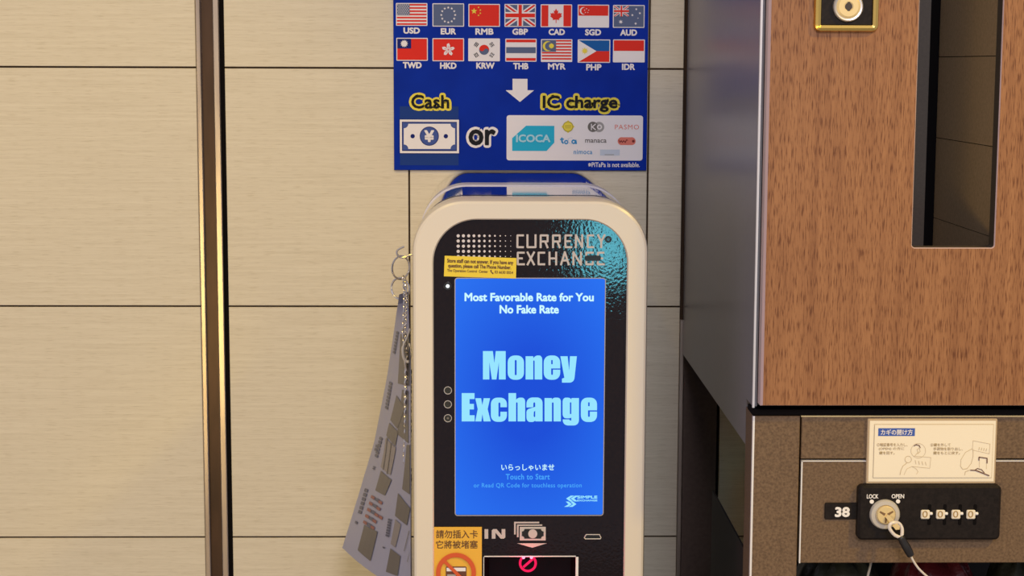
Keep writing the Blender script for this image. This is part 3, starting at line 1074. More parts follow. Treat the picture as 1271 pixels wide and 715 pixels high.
p.at(1, 0).line([(609.4, 335.8), (609.8, 337.6), (611.6, 339.4)], 1.2)
p.c(609.4, 336, 1.0)
p.c(611.6, 339.2, 1.0)
p.build('phone_mark', M['placard_brown'], ys)

# lower controls: IN, banknote pictogram, oval slot
p = Pr(PY)
p.at(1, 0).r(601.4, 656.8, 606.0, 668.6)
p.q([(610.4, 668.6), (610.4, 658.2), (612.2, 656.7), (616.4, 656.7), (622.6, 664.0), (622.6, 656.7), (627.2, 656.7), (627.2, 667.0), (625.4, 668.6), (621.4, 668.6), (615.0, 661.2), (615.0, 668.6)])
p.build('in_lettering', M['panel_print'], mc)
p = Pr(PY)
p.at(1, 0).r(638.1, 647.6, 669.3, 649.5)
p.r(638.1, 647.6, 640.2, 663.4)
p.r(641.7, 650.9, 673, 652.6)
p.r(641.7, 650.9, 643.7, 666.7)
p.at(1, 0).r(645.1, 653.9, 677.3, 670.8)
p.at(2, 1).poly([scoop(647.8, 656.4, 674.7, 668.4, 3.2)])
p.at(3, 0).c(661.2, 662.3, 5.6)
p.at(1, 0).q([(641.6, 674.3), (679, 674.3), (660.5, 679.8)])
p.build('banknote_pictogram', [M['panel_print'], M['panel_hole']], mc)
X0, X1, Z0, Z1 = box2(724.4, 663, 746.6, 669.4, PY)
mb = MB()
lp = [(X0, Z0 + 0.0015), (X0 + 0.0016, Z0), (X1 - 0.001, Z0), (X1, Z0 + 0.0018), (X1 - 0.0018, Z1), (X0 + 0.0022, Z1)]
li = inset(lp, 0.0009)
mb.grid([[(x, PY - 0.0002, z) for x, z in lp], [(x, PY - 0.001, z) for x, z in inset(lp, 0.0004)], [(x, PY - 0.0004, z) for x, z in li]], closed_u=True)
mb.m = 1
mb.loops([[(x, PY - 0.0004, z) for x, z in li]])
mb.build('sensor_slot', [M['steel_and_glint_edge'], M['panel_hole']], mc)

# banknote mouth with its glowing red lamp
mb = MB()
d_ = 0.035
mb.m = 0
bi = [(BX0 + 0.006, BZ0), (BX1 - 0.006, BZ0), (BX1 - 0.006, BZ1 - 0.012), (BX0 + 0.006, BZ1 - 0.012)]
mb.grid([[(x, PY, z) for x, z in bil], [(x, PY + d_, z) for x, z in bi]], closed_u=True)
mb.loops([[(x, PY + d_, z) for x, z in bi]])
mb.m = 1
e = 0.0011
for q in ((BX0, BX0 + e * 0.6, BZ0, BZ1), (BX1 - e * 2.4, BX1, BZ0, BZ1), (BX0, BX1, BZ1 - e * 0.8, BZ1)):
    mb.box(q[0], q[1], PY - 0.0012, PY + 0.002, q[2], q[3])
bm_ = mb.build('banknote_mouth', [mat('mouth_black', (0.004, 0.002, 0.003, 1), 0.2, spec=0.15), M['steel_and_glint_edge']], mc)
LY = PY + 0.010
p = Pr(LY)
p.at(1, 0).c(655.2, 699.0, 11.2, 8.2)
p.line([(649.5, 704), (661, 694)], 3.0)
p.at(2, 1).c(649.8, 691.8, 2.0)
p.c(659.6, 691.8, 2.0)
rl = bpy.data.lights.new('red_lamp_light', 'POINT')
rl.energy = 0.10
rl.color = (1.0, 0.02, 0.10)
rl.shadow_soft_size = 0.004
rlo = bpy.data.objects.new('red_lamp_light', rl)
COL.objects.link(rlo)
rlo.location = P(655.2, 699.0, LY) + Vector((0, -0.014, 0))
p.build('red_lamp', [M['led_red'], M['led_core']], bm_)['label'] = 'glowing red no-entry lamp ring'

# orange notice
OX0, OX1, OZ0, OZ1 = box2(537.4, 653.8, 598, 738, PY)
mb = MB()
mb.box(OX0, OX1, PY - 0.0012, PY - 0.0007, OZ0, OZ1)
on = mb.build('orange_notice', M['sticker_orange'], mc)
on['label'] = 'orange notice with two lines of characters and a prohibition ring'
OP = PY - 0.0012
text('notice_lettering', '請勿插入卡', (541.2, 657.8, 593, 668.2), OP, M['sticker_text'], on, 1, 0.012)
text('notice_lettering', '它將被堵塞', (541.2, 670.8, 593, 680.9), OP, M['sticker_text'], on, 1, 0.012)
p = Pr(OP)
p.at(2, 1).rr(553.4, 703, 579, 722, 1.5)
p.at(3, 3).r(554.4, 704.4, 578, 708.8)
p.at(3, 2).r(555, 712.6, 566, 720)
p.at(5, 0).c(566, 710.5, 24.8, 19.4, n=48)
p.line([(550.5, 695.0), (581.5, 726)], 4.2)
p.build('prohibition_sign', [M['sticker_red'], M['placard_brown'], M['print_lightgrey'], M['print_white']], on)

# hook on the machine's left side
HY = -0.36
hx = MX0 + 0.0008
pt = lambda x, y, Y=HY: P(x, y, Y)


def smoothc(pts, n=6, closed=False):
    pts = [Vector(p) for p in pts]
    out = []
    k = len(pts)
    for i in range(k if closed else k - 1):
        p0 = pts[(i - 1) % k] if (closed or i > 0) else pts[i]
        p1, p2 = pts[i], pts[(i + 1) % k]
        p3 = pts[(i + 2) % k] if (closed or i < k - 2) else pts[i + 1]
        for j in range(n):
            t = j / n
            out.append(0.5 * ((2 * p1) + (p2 - p0) * t + (2 * p0 - 5 * p1 + 4 * p2 - p3) * t * t + (3 * p1 - p0 - 3 * p2 + p3) * t ** 3))
    if not closed:
        out.append(pts[-1])
    return out


mb = MB()
base = pt(511, 316)
mb.tube(smoothc([Vector((hx, HY, base.z - 0.001)), base, pt(503, 319), pt(497, 319.5), pt(492.8, 315.5), pt(493, 311), pt(497, 308.2), pt(501.8, 306)]), 0.0011, 8)
mb.build('hook', M['chrome'], mc)

# rings, chain and the laminated sheet hanging from the hook
RG = 'key rings on the machine hook'


def ring(name, cx, cy, rx, ry, yaw, label, rw=0.0011):
    c = pt(cx, cy)
    k = (P(cx + 1, cy, HY) - c).length
    mb = MB()
    n = 36
    # a round ring turned about its upright axis shows the photo's narrower outline
    R_ = ry * k
    a = math.acos(min(1, rx / ry)) * yaw
    mb.tube([c + Vector((R_ * math.cos(2 * PI * j / n) * math.cos(a), R_ * math.cos(2 * PI * j / n) * math.sin(a), R_ * math.sin(2 * PI * j / n))) for j in range(n)], rw, 8, closed=True)
    o = mb.build(name, M['chrome'], None)
    return tag(o, label, 'key ring')


ring('key_ring', 497.4, 332.2, 10.2, 14.2, 1, 'upper steel ring, hanging straight from the open hook on the machine')
ring('key_ring', 497.0, 358.2, 11.4, 13.4, -1, 'lower steel ring, linked through the upper ring and holding the sheet')


def chain(path, wl, ww, name, label, rw):
    pts = smoothc(path, 12)
    mb = MB()
    # equal steps along the path
    L = [0]
    for a, b_ in zip(pts[:-1], pts[1:]):
        L.append(L[-1] + (b_ - a).length)
    n = int(L[-1] / (wl * 1.45))
    for k in range(n + 1):
        s_ = L[-1] * k / max(n, 1)
        i = max(j for j in range(len(L)) if L[j] <= s_ + 1e-9)
        i = min(i, len(pts) - 2)
        t = (pts[i + 1] - pts[i]).normalized()
        c = pts[i].lerp(pts[i + 1], (s_ - L[i]) / max(L[i + 1] - L[i], 1e-9))
        side = t.cross(Vector((0, 1, 0))).normalized()
        fr = t.cross(side)
        ang = math.radians(42 if k % 2 else -42)
        nn = side * math.cos(ang) + fr * math.sin(ang)
        m_ = 14
        mb.tube([c + t * (wl * math.sin(2 * PI * j / m_)) + nn * (ww * math.cos(2 * PI * j / m_)) for j in range(m_)], rw, 6, closed=True)
    o = mb.build(name, M['chrome'], None)
    return tag(o, label, 'chain')


CYy = -0.385
cpts = [pt(501.5, 344, HY), pt(502.5, 356, CYy), pt(503, 372, CYy), pt(502.4, 392, CYy), pt(501.5, 412, CYy), pt(503, 432, CYy), pt(505, 458, CYy)]
chain(cpts, 0.0030, 0.0020, 'chain', 'thin steel chain hanging from the lower ring to the clasp', 0.0009)
chain([pt(506.5, 462, CYy), pt(506, 500, CYy), pt(506, 540, CYy), pt(504.6, 566, CYy), pt(506.4, 590, CYy), pt(505.5, 614, CYy)], 0.0036, 0.0036, 'chain', 'thick bright steel chain hanging below the clasp beside the machine', 0.0015)
cl = thing('clasp', pt(504, 430, CYy - 0.004), 'steel lobster clasp joining the two chains beside the machine', 'clasp')
mb = MB()
mb.tube(smoothc([pt(509, 408, CYy - .004), pt(505, 420, CYy - .004), pt(500.5, 431, CYy - .004), pt(501.5, 444, CYy - .004), pt(507, 449, CYy - .004), pt(510, 438, CYy - .004), pt(508, 426, CYy - .004)], 6), [0.0012] * 12 + [0.0018] * 13 + [0.0012] * 12, 8)
mb.build('body', M['nickel'], cl)
mb = MB()
mb.tube(smoothc([pt(503, 446, CYy - .004), pt(504, 455, CYy - .003), pt(507, 464, CYy)], 5), 0.0016, 8)
mb.build('swivel', M['chrome'], cl)

# laminated sheet
VY = [(0.0, 366, 495.5), (0.18, 420, 488), (0.34, 470, 480.3), (0.58, 549, 464.8), (0.79, 617, 444.5), (1.0, 680, 425.2)]
YB, YFt = -0.13, -0.43


def lerp_tab(v, col):
    for a, b_ in zip(VY[:-1], VY[1:]):
        if v <= b_[0] + 1e-9:
            t = (v - a[0]) / (b_[0] - a[0])
            return a[col] + (b_[col] - a[col]) * t
    return VY[-1][col]


def sheet(u, v):
    lb = P(lerp_tab(v, 2), lerp_tab(v, 1), YB + (HY - 0.03 - YB) * (1 - v) ** 3)
    rt_ = P(506.5 + 3.5 * min(1, v * 4), 362 + 378 * v, YFt + (HY + 0.0 - YFt) * (1 - v) ** 3)
    p_ = lb.lerp(rt_, u)
    p_.x -= 0.006 * math.sin(PI * u) * v
    return p_


def sheet_n(u, v):
    e_ = 0.01
    n_ = (sheet(u + e_, v) - sheet(u - e_, v)).cross(sheet(u, v + e_) - sheet(u, v - e_)).normalized()
    return n_ if n_.dot(CAMP - sheet(u, v)) > 0 else -n_


def uv_of(x, y):
    u, v = 0.4, (y - 366) / 340.0
    for _ in range(25):
        fx_, fy_ = project(sheet(u, v))
        ex, ey = x - fx_, y - fy_
        a1 = project(sheet(u + 1e-3, v)); a2 = project(sheet(u, v + 1e-3))
        j11, j21 = (a1[0] - fx_) / 1e-3, (a1[1] - fy_) / 1e-3
        j12, j22 = (a2[0] - fx_) / 1e-3, (a2[1] - fy_) / 1e-3
        det = j11 * j22 - j12 * j21
        if abs(det) < 1e-6: break
        u += max(-.2, min(.2, (ex * j22 - ey * j12) / det))
        v += max(-.2, min(.2, (ey * j11 - ex * j21) / det))
    return min(1.0, max(0.0, u)), min(1.0, max(0.0, v))


ls = thing('laminated_sheet', sheet(0.5, 1.0), 'laminated printed guide sheet hanging edge-on from the lower ring left of the machine', 'sheet')
mb = MB()
mb.smooth = True
NU, NV_ = 10, 28
mb.grid([[sheet(i / NU, j / NV_) + sheet_n(min(.98, max(.02, i / NU)), min(.98, max(.02, j / NV_))) * 0.0003 for i in range(NU + 1)] for j in range(NV_ + 1)])
mb.grid([[sheet(i / NU, j / NV_) - sheet_n(min(.98, max(.02, i / NU)), min(.98, max(.02, j / NV_))) * 0.0003 for i in range(NU + 1)] for j in range(NV_ + 1)])
mb.build('paper', M['laminate'], ls)


def sprints(name, quads, material, lift=0.0009):
    for qd in quads:
        sprint(name, [qd], material, lift)


def sprint(name, quads, material, lift=0.0009):
    mb = MB()
    for qd in quads:
        uv = [uv_of(x, y) for x, y in qd]
        n = 6
        rows = []
        for j in range(n + 1):
            t = j / n
            a = (uv[0][0] + (uv[3][0] - uv[0][0]) * t, uv[0][1] + (uv[3][1] - uv[0][1]) * t)
            b_ = (uv[1][0] + (uv[2][0] - uv[1][0]) * t, uv[1][1] + (uv[2][1] - uv[1][1]) * t)
            row = []
            for i in range(4):
                s_ = i / 3
                u, v = a[0] + (b_[0] - a[0]) * s_, a[1] + (b_[1] - a[1]) * s_
                row.append(sheet(u, v) + sheet_n(min(.98, max(.02, u)), min(.98, max(.02, v))) * lift)
            rows.append(row)
        mb.grid(rows)
    return mb.build(name, material, ls)


s1 = lambda X, Y_: (420 + X / 4.61, 560 + Y_ / 4.61)
s2 = lambda X, Y_: (410 + X / 2.918, 470 + Y_ / 2.918)
s3 = lambda X, Y_: (410 + X / 3.7625, 290 + Y_ / 3.7625)
Q = lambda f, *pts: [f(*p_) for p_ in pts]
sprints('print_and_shade', [Q(s1, (152, 422), (228, 462), (187, 630), (114, 567)),
                       Q(s1, (247, 112), (308, 165), (270, 255), (215, 225)),
                       Q(s1, (345, 240), (418, 330), (396, 425), (328, 370)),
                       Q(s1, (302, 556), (360, 602), (342, 714), (276, 690)),
                       Q(s2, (242, 60), (272, 105), (245, 182), (220, 150)),
                       Q(s2, (216, 160), (248, 192), (238, 245), (205, 205))], M['laminate_dark'])
sprints('print_and_shade', [Q(s2, (203, 215), (240, 250), (220, 350), (185, 320)),
                       Q(s1, (330, 390), (362, 420), (330, 552), (303, 530))], M['laminate_mid'])
chips = []
for r_ in range(5):
    for k in range(4):
        x = 203 - r_ * 11 + k * 24 - (5 if k > 1 else 0)
        y = 262 + r_ * 36 + k * 14
        chips.append(Q(s1, (x - 9, y - 10), (x + 11, y + 2), (x + 6, y + 18), (x - 14, y + 5)))
sprints('print_and_shade', [Q(s2, (262, 40), (285, 45), (285, 235), (244, 200)), Q(s2, (278, 240), (290, 240), (290, 420), (262, 400)), Q(s3, (330, 470), (372, 470), (372, 712), (318, 700))], M['laminate_dark'], 0.0007)  # dark strips paint in the shade on the sheet's side next to the machine
sprint('flag_chips', chips[::2] + chips[5::6], M['laminate_red'], 0.0011)
sprint('flag_chips', chips[1::4], M['laminate_navy'], 0.0012)
for (f, xa, ya, xb, yb, cnt, hw) in ((s1, 166, 212, 124, 360, 6, 9), (s1, 215, 0, 226, -40, 2, 6), (s2, 222, 10, 205, 110, 8, 5), (s2, 187, 210, 168, 285, 6, 5), (s1, 108, 398, 104, 418, 1, 6), (s1, 212, 85, 203, 105, 2, 5),
                                     (s3, 318, 455, 300, 560, 7, 5), (s1, 300, 385, 284, 490, 7, 10), (s1, 265, 545, 263, 556, 1, 6)):
    lines = []
    for k in range(cnt):
        t = (k + 0.5) / cnt
        x, y = xa + (xb - xa) * t, ya + (yb - ya) * t
        vx, vy = (xb - xa) / cnt * 0.36, (yb - ya) / cnt * 0.36
        lines.append(Q(f, (x - hw - vx, y - 2 - vy), (x + hw - vx, y + 5 - vy), (x + hw + vx, y + 5 + vy), (x - hw + vx, y - 2 + vy)))
    sprint('print_lines', lines, M['laminate_navy'], 0.0011)
grid = []
for (f, a, b_) in ((s2, (208, 212), (193, 330)), (s2, (222, 232), (207, 345)), (s1, (408, 455), (380, 570)), (s1, (425, 570), (398, 632))):
    grid.append(Q(f, a, (a[0] + 2.5, a[1] + 2), (b_[0] + 2.5, b_[1] + 2), b_))
sprints('print_frame', grid, M['laminate_dark'], 0.0012)

# ================================================================== upper wooden locker
PX = 0.255                                  # its left side
PB = 1.137
UF = -0.58
DFY = -0.60                                 # door face
ul = thing('wooden_locker', (0.6, -0.3, 1.175), 'upper locker with a walnut wood door, gold keyhole plate and narrow dark viewing slot', 'locker')
mb = MB()
PG = P(855.8, 430, 0).x
mb.box(PX, PX + 0.004, UF + 0.001, -0.003, 1.182, 2.4)
mb.box(PX, PX + 0.004, -0.5385, -0.003, PB, 1.182)
ep = tag(mb.build('end_panel', M['side_panel'], None), 'tall grey glossy panel closing the left side of the wooden locker', 'panel')
mb = MB()
SZ = P(935, 506, UF).z
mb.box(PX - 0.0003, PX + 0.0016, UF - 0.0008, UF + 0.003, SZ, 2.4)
mb.build('edge_strip_and_glint', M['steel_and_glint_edge'], ep)
DX0 = P(944.2, 490, DFY).x
DZ0 = P(1100, 504, DFY).z
HX0, HX1, HZ0, HZ1 = box2(1131.6, 200, 1237.0, 308.6, DFY)
h = 0.0
HX0 = P(1131, 300, DFY).x
HX1 = P(1235.2, 300, DFY).x
hole = rrect(HX0, HX1, P(1180, 308.6, DFY).z, 2.0, 0.0035, 5)
mb = MB()
mb.m = 0
DX1, DZ1 = 0.95, 2.38
outer = [(DX0 + 0.0022, DZ0 + 0.0008), (DX1, DZ0 + 0.0008), (DX1, DZ1), (DX0 + 0.0022, DZ1)]
mb.loops([[(x, DFY, z) for x, z in outer], [(x, DFY, z) for x, z in hole]])
mb.m = 1
o_b = [(DX0, DZ0), (DX1 + 0.001, DZ0), (DX1 + 0.001, DZ1 + 0.001), (DX0, DZ1 + 0.001)]
mb.grid([[(x, DFY, z) for x, z in outer], [(x, DFY + 0.0025, z) for x, z in o_b], [(x, DFY + 0.017, z) for x, z in o_b]], closed_u=True)
mb.m = 1
mb.smooth = True
h2 = inset(hole, 0.0009)
mb.grid([[(x, DFY, z) for x, z in hole], [(x, DFY + 0.0012, z) for x, z in h2]], closed_u=True)
mb.m = 2
mb.smooth = False
mb.grid([[(x, DFY + 0.0012, z) for x, z in h2], [(x, DFY + 0.017, z) for x, z in h2]], closed_u=True)
dr = mb.build('door', [M['wood'], M['wood_edge'], M['niche_dark']], ul)
dr['label'] = 'walnut wood door'
# carcass behind the door
mb = MB()
BF = DFY + 0.0185
mb.box(PX + 0.0045, 0.96, UF + 0.002, -0.02, SZ + 0.002, SZ + 0.012)
mb.box(0.95, 0.96, UF + 0.002, -0.02, SZ, 2.4)
mb.box(PX + 0.0045, 0.95, -0.32, -0.31, SZ, 2.4)
mb.box(PX + 0.0045, HX0 - 0.004, UF + 0.004, UF + 0.010, SZ + 0.012, 2.4)
mb.box(HX1 + 0.006, 0.95, UF + 0.004, UF + 0.010, SZ + 0.012, 2.4)
mb.build('carcass', M['locker_dark'], ul)
# interior seen through the slot: a right wall with two seams, a black corner gap and a dark back strip
mb = MB()
NX = P(1233.5, 300, -0.585).x + 0.004
NB = -0.35
zs = [1.0, P(1190, 283, -0.47).z, P(1196, 177, -0.47).z, P(1190, 70, -0.47).z, 2.4]
zs[0] = SZ + 0.012
mb.m = 0
for a, b_ in zip(zs[:-1], zs[1:]):
    mb.box(NX, NX + 0.003, NB, UF + 0.010, a + 0.0004, b_ - 0.0004)
mb.m = 1
mb.box(NX + 0.001, NX + 0.004, NB, UF + 0.010, zs[0], zs[-1])
ow = mb.build('inner_wall', [M['niche'], M['gap']], ul)
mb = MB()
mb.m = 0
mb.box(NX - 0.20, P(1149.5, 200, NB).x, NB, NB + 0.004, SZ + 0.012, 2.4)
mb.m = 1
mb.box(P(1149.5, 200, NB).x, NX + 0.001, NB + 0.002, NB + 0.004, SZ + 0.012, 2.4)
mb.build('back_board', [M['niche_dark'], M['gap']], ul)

# gold lock plate
LX0, LX1, LZ0, LZ1 = box2(1010.3, -40, 1090.0, 39.4, DFY)
mb = MB()
lo = rrect(LX0, LX1, LZ0, LZ1, 0.006, 6)
wd = px(8.2) * 0.97
mb.smooth = True
li = inset(lo, wd)
prof = [(0, DFY), (0, DFY - 0.004), (0.0008, DFY - 0.0058), (wd * 0.5, DFY - 0.0066), (wd - 0.0008, DFY - 0.0058), (wd, DFY - 0.004)]
mb.grid([[(x, y, z) for x, z in (inset(lo, d_) if d_ else lo)] for d_, y in prof], closed_u=True)
mb.smooth = False
lp = mb.build('lock_plate', M['gold'], ul)
lp['label'] = 'square gold framed keyhole plate'
mb = MB()
mb.loops([[(x, DFY - 0.0042, z) for x, z in li]])
mb.build('plate_inset', M['plate_black'], lp)
c = P(1052.3, 8.2, DFY - 0.005)
k = px(1) * 0.97
mb = MB()
mb.smooth = True
mb.lathe(c.x, c.z, [(17.6 * k, DFY - 0.0042), (17.4 * k, DFY - 0.0075), (16.2 * k, DFY - 0.0086), (14.2 * k, DFY - 0.0082)], 40)
mb.build('cylinder_rim', M['nickel'], lp)
mb = MB()
mb.lathe(c.x, c.z, [(14.2 * k, DFY - 0.0083), (11.5 * k, DFY - 0.0094), (5.5 * k, DFY - 0.0094), (5.0 * k, DFY - 0.0088)], 36)
cy = mb.build('lock_cylinder', M['brass'], lp)
mb = MB()
mb.disc(c.x, c.z, 4.4 * k, DFY - 0.0090, 24)
mb.box(c.x - 0.0012, c.x + 0.0014, DFY - 0.0092, DFY - 0.0089, c.z - 0.0044, c.z + 0.0040)
mb.build('keyhole', mat('keyhole_brown', (0.05, 0.03, 0.012, 1), 0.4), cy)

# ================================================================== lower coin locker
LF = -0.585
QX0 = PX
q_top = P(1100, 516.5, LF).z
ll = thing('coin_locker', (0.6, -0.3, 0.0), 'lower speckled bronze coin locker, number 38, with a black combination lock', 'locker')
bodyx = 0.341
mb = MB()
mb.box(bodyx, 0.96, -0.30, -0.02, 0.0, q_top)
mb.box(QX0 + 0.003, 0.96, LF + 0.05, LF + 0.045, P(1100, 698.6, LF).z + 0.003, q_top - 0.002)
mb.box(QX0 + 0.001, QX0 + 0.003, LF + 0.046, -0.30, 0.0, P(1100, 698.6, LF).z)
mb.box(QX0 + 0.01, 0.96, -0.53, -0.30, 0.0, 0.80)
mb.box(QX0 + 0.003, 0.96, LF + 0.012, -0.53, q_top - 0.012, q_top - 0.002)
mb.build('carcass', M['locker_dark'], ll)
SXm = P(993.3, 560, LF).x
zd1 = P(1100, 570.6, LF).z
zd0 = P(1100, 698.6, LF).z
mb = MB()
mb.box(QX0, SXm - 0.0008, LF, LF + 0.045, 0.0, q_top, 0.0007)
mb.build('stile', M['locker'], ll)
mb = MB()
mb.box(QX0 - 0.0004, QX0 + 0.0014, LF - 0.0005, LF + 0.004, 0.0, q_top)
mb.build('edge_strip_and_glint', M['steel_and_glint_edge'], ll)  # highlight on the stile's bevel, put in as a pale strip
mb = MB()
mb.box(QX0 - 0.0008, PX + 0.7, LF + 0.0005, LF + 0.03, q_top + 0.0010, SZ - 0.001)
mb.build('seam_gasket', M['gap'], ll)
mb = MB()
mb.box(SXm + 0.0008, 0.96, LF, LF + 0.012, zd1 + 0.0009, q_top, 0.0007)
ra = mb.build('rail', M['locker'], ll)
mb = MB()
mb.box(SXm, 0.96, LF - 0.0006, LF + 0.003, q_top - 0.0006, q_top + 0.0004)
mb.build('edge_strip_and_glint', M['brass'], ra)  # glint along the rail's top edge, drawn as a light strip
mb = MB()
mb.box(SXm + 0.0014, 0.96, LF - 0.0005, LF + 0.012, zd0, zd1 - 0.0009, 0.0007)
ld = mb.build('door', M['locker'], ll)
ld['label'] = 'speckled bronze door with the lock'
mb = MB()
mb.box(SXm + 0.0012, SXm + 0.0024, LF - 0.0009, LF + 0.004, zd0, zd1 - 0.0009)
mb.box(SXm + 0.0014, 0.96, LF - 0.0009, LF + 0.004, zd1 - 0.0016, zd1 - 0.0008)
mb.build('edge_strip_and_glint', M['steel_and_glint_edge'], ld)  # pale strips stand in for light caught by the door's bevels

# instruction placard
AY = LF - 0.0035
mb = MB()
X0, X1, Z0, Z1 = box2(1076.0, 519.8, 1236.8, 600.6, AY)
mb.prism(rrect(X0, X1, Z0, Z1, 0.0012, 3), LF + 0.0, AY, 0.0007)
pl = mb.build('instruction_placard', M['placard_edge'], ll)
pl['label'] = 'cream placard with a blue heading and drawings of a key and a bag'
p = Pr(AY)
p.at(1, 0).r(1078.6, 522.2, 1234.6, 597.6)
p.at(2, 1).r(1084, 526.3, 1232, 593.2)
p.at(3, 0).r(1084.7, 527, 1231.3, 592.5)
p.build('card', [M['placard'], M['placard_line']], pl)
p = Pr(AY)
p.at(4, 0).r(1089.8, 531.2, 1135.2, 540.8)
p.build('heading_bar', M['placard_blue'], pl)
text('heading_lettering', 'カギの開け方', (1092.6, 532.4, 1132.2, 539.6), AY, M['print_white'], pl, 6, 0.02)
for body, bb in (('①暗証番号を入力し、', (1088, 549.6, 1126, 553.8)), ('(OPEN) の方に', (1090.4, 554.7, 1122, 558.8)), ('鍵を回す。', (1091, 559.9, 1110, 563.8)),
                 ('②鍵を外して', (1154.4, 549.8, 1179.5, 553.8)), ('手荷物を取り出し、', (1158, 554.9, 1194.5, 558.9)), ('鍵をもとに戻す。', (1158, 559.9, 1191, 563.9))):
    text('instruction_lettering', body, bb, AY, M['placard_text'], pl, 4, 0.01)
z3 = lambda x, y: (1050 + x / 5.75, 500 + y / 5.75)
p = Pr(AY)
p.at(4, 0).c(*z3(514, 340), 9.3, 8.8, n=32)
p.c(*z3(442, 402), 4.4, 3.7)
p.line([z3(480, 378), z3(604, 388), z3(596, 465), z3(466, 452)], 0.5)
p.line([z3(492, 375), z3(512, 350), z3(506, 330), z3(520, 322), z3(528, 345), z3(510, 362)], 0.7)
p.line([z3(435, 425), z3(404, 450), z3(390, 480), z3(384, 512)], 0.8)
p.line([z3(412, 512), z3(432, 470), z3(470, 452), z3(500, 470), z3(512, 490), z3(500, 508)], 0.5)
p.at(5, 1).line([z3(482, 305), z3(500, 296), z3(520, 302), z3(528, 320)], 1.0)
p.at(4, 0)
for k in range(4):
    p.line([z3(492 + 24 * k, 408 + 4 * k), z3(498 + 24 * k, 436 + 3 * k)], 0.8)
p.build('drawing', [M['placard_line'], M['placard_brown']], pl)
p = Pr(AY)
p.at(4, 0).line([z3(905, 268), z3(1026, 292), z3(1020, 362), z3(900, 335)], 0.5, closed=True)
for k in range(4):
    p.line([z3(950 + 17 * k, 315 + 3 * k), z3(946 + 17 * k, 335 + 3 * k)], 0.8)
p.line([z3(900, 325), z3(850, 352), z3(818, 405), z3(815, 450), z3(830, 472), z3(862, 468), z3(892, 430), z3(905, 380), z3(905, 330)], 0.7)
p.line([z3(845, 515), z3(850, 490), z3(880, 478), z3(930, 480), z3(975, 498)], 0.8)
p.line([z3(950, 460), z3(950, 385)], 0.5)
p.line([z3(1000, 470), z3(1000, 400)], 0.5)
p.at(5, 1).line([z3(946, 410), z3(946, 385), z3(1004, 393), z3(1004, 430)], 1.1)
p.line([z3(885, 478), z3(925, 480), z3(1020, 518)], 1.2)
p.line([z3(915, 480), z3(935, 466), z3(965, 474), z3(985, 498)], 0.9)
p.build('drawing', [M['placard_line'], M['placard_brown']], pl)

# number plate
NY = LF - 0.0025
mb = MB()
X0, X1, Z0, Z1 = box2(1023.8, 624.4, 1070, 644.8, NY)
mb.prism(rrect(X0, X1, Z0, Z1, 0.0015, 4), LF, NY, 0.0006)
npl = mb.build('number_plate', M['plate_black'], ll)
npl['label'] = 'small black plate reading 38 in white'
text('number_lettering', '38', (1036.2, 629.2, 1054.8, 641.8), NY, M['paint_white'], npl, 1, 0.06)

# combination lock
KY = LF - 0.010
X0, X1, Z0, Z1 = box2(1065.2, 603.0, 1242.4, 670.6, KY)
cl = MB()
cl.prism(rrect(X0, X1, Z0, Z1, 0.0045, 5), LF, KY, 0.0022)
lk = cl.build('combination_lock', M['plate_black'], ll)
lk['label'] = 'black combination lock box with four dials'
text('lock_lettering', 'LOCK', (1075.8, 613.4, 1090.2, 618.8), KY, M['paint_white'], lk, 1, 0.03)
text('lock_lettering', 'OPEN', (1106.6, 613.2, 1122.2, 618.6), KY, M['paint_white'], lk, 1, 0.03)
p = Pr(KY)
p.at(1, 0).c(1082.0, 622.6, 2.6)
p.build('position_mark', M['paint_white'], lk)
p = Pr(KY)
p.at(1, 0).c(1114.6, 622.2, 2.6)
p.build('position_mark', M['paint_white'], lk)
c = P(1097.9, 638.2, KY)
k = (P(1098.9, 638.2, KY) - P(1097.9, 638.2, KY)).length
mb = MB()
mb.smooth = True
mb.lathe(c.x, c.z, [(18.8 * k, KY), (18.6 * k, KY - 0.002), (17.2 * k, KY - 0.0036), (13.0 * k, KY - 0.0040), (12.0 * k, KY - 0.0030)], 44)
cr = mb.build('cylinder_collar', mat('collar_grey', (0.50, 0.45, 0.37, 1), 0.4), lk)
cr['label'] = 'pale round collar about the key cylinder'
c2 = P(1099.6, 639.2, KY - 0.004)
mb = MB()
mb.smooth = True
mb.lathe(c2.x, c2.z, [(11.8 * k, KY - 0.0025), (11.6 * k, KY - 0.0050), (10.4 * k, KY - 0.0060)], 36)
kc = mb.build('key_cylinder', M['brass'], cr)
mb = MB()
for a in (32, 150, 265):
    t = math.radians(a)
    d_ = Vector((math.cos(t), 0, math.sin(t)))
    n_ = Vector((-d_.z, 0, d_.x))
    b0 = Vector((c2.x, KY - 0.0062, c2.z))
    mb.face([b0 + d_ * 2 * k + n_ * 1.6 * k, b0 + d_ * 9.6 * k + n_ * 1.0 * k, b0 + d_ * 9.6 * k - n_ * 1.0 * k, b0 + d_ * 2 * k - n_ * 1.6 * k])
mb.build('cylinder_slot', mat('slot_brown', (0.20, 0.11, 0.04, 1), 0.4), kc)

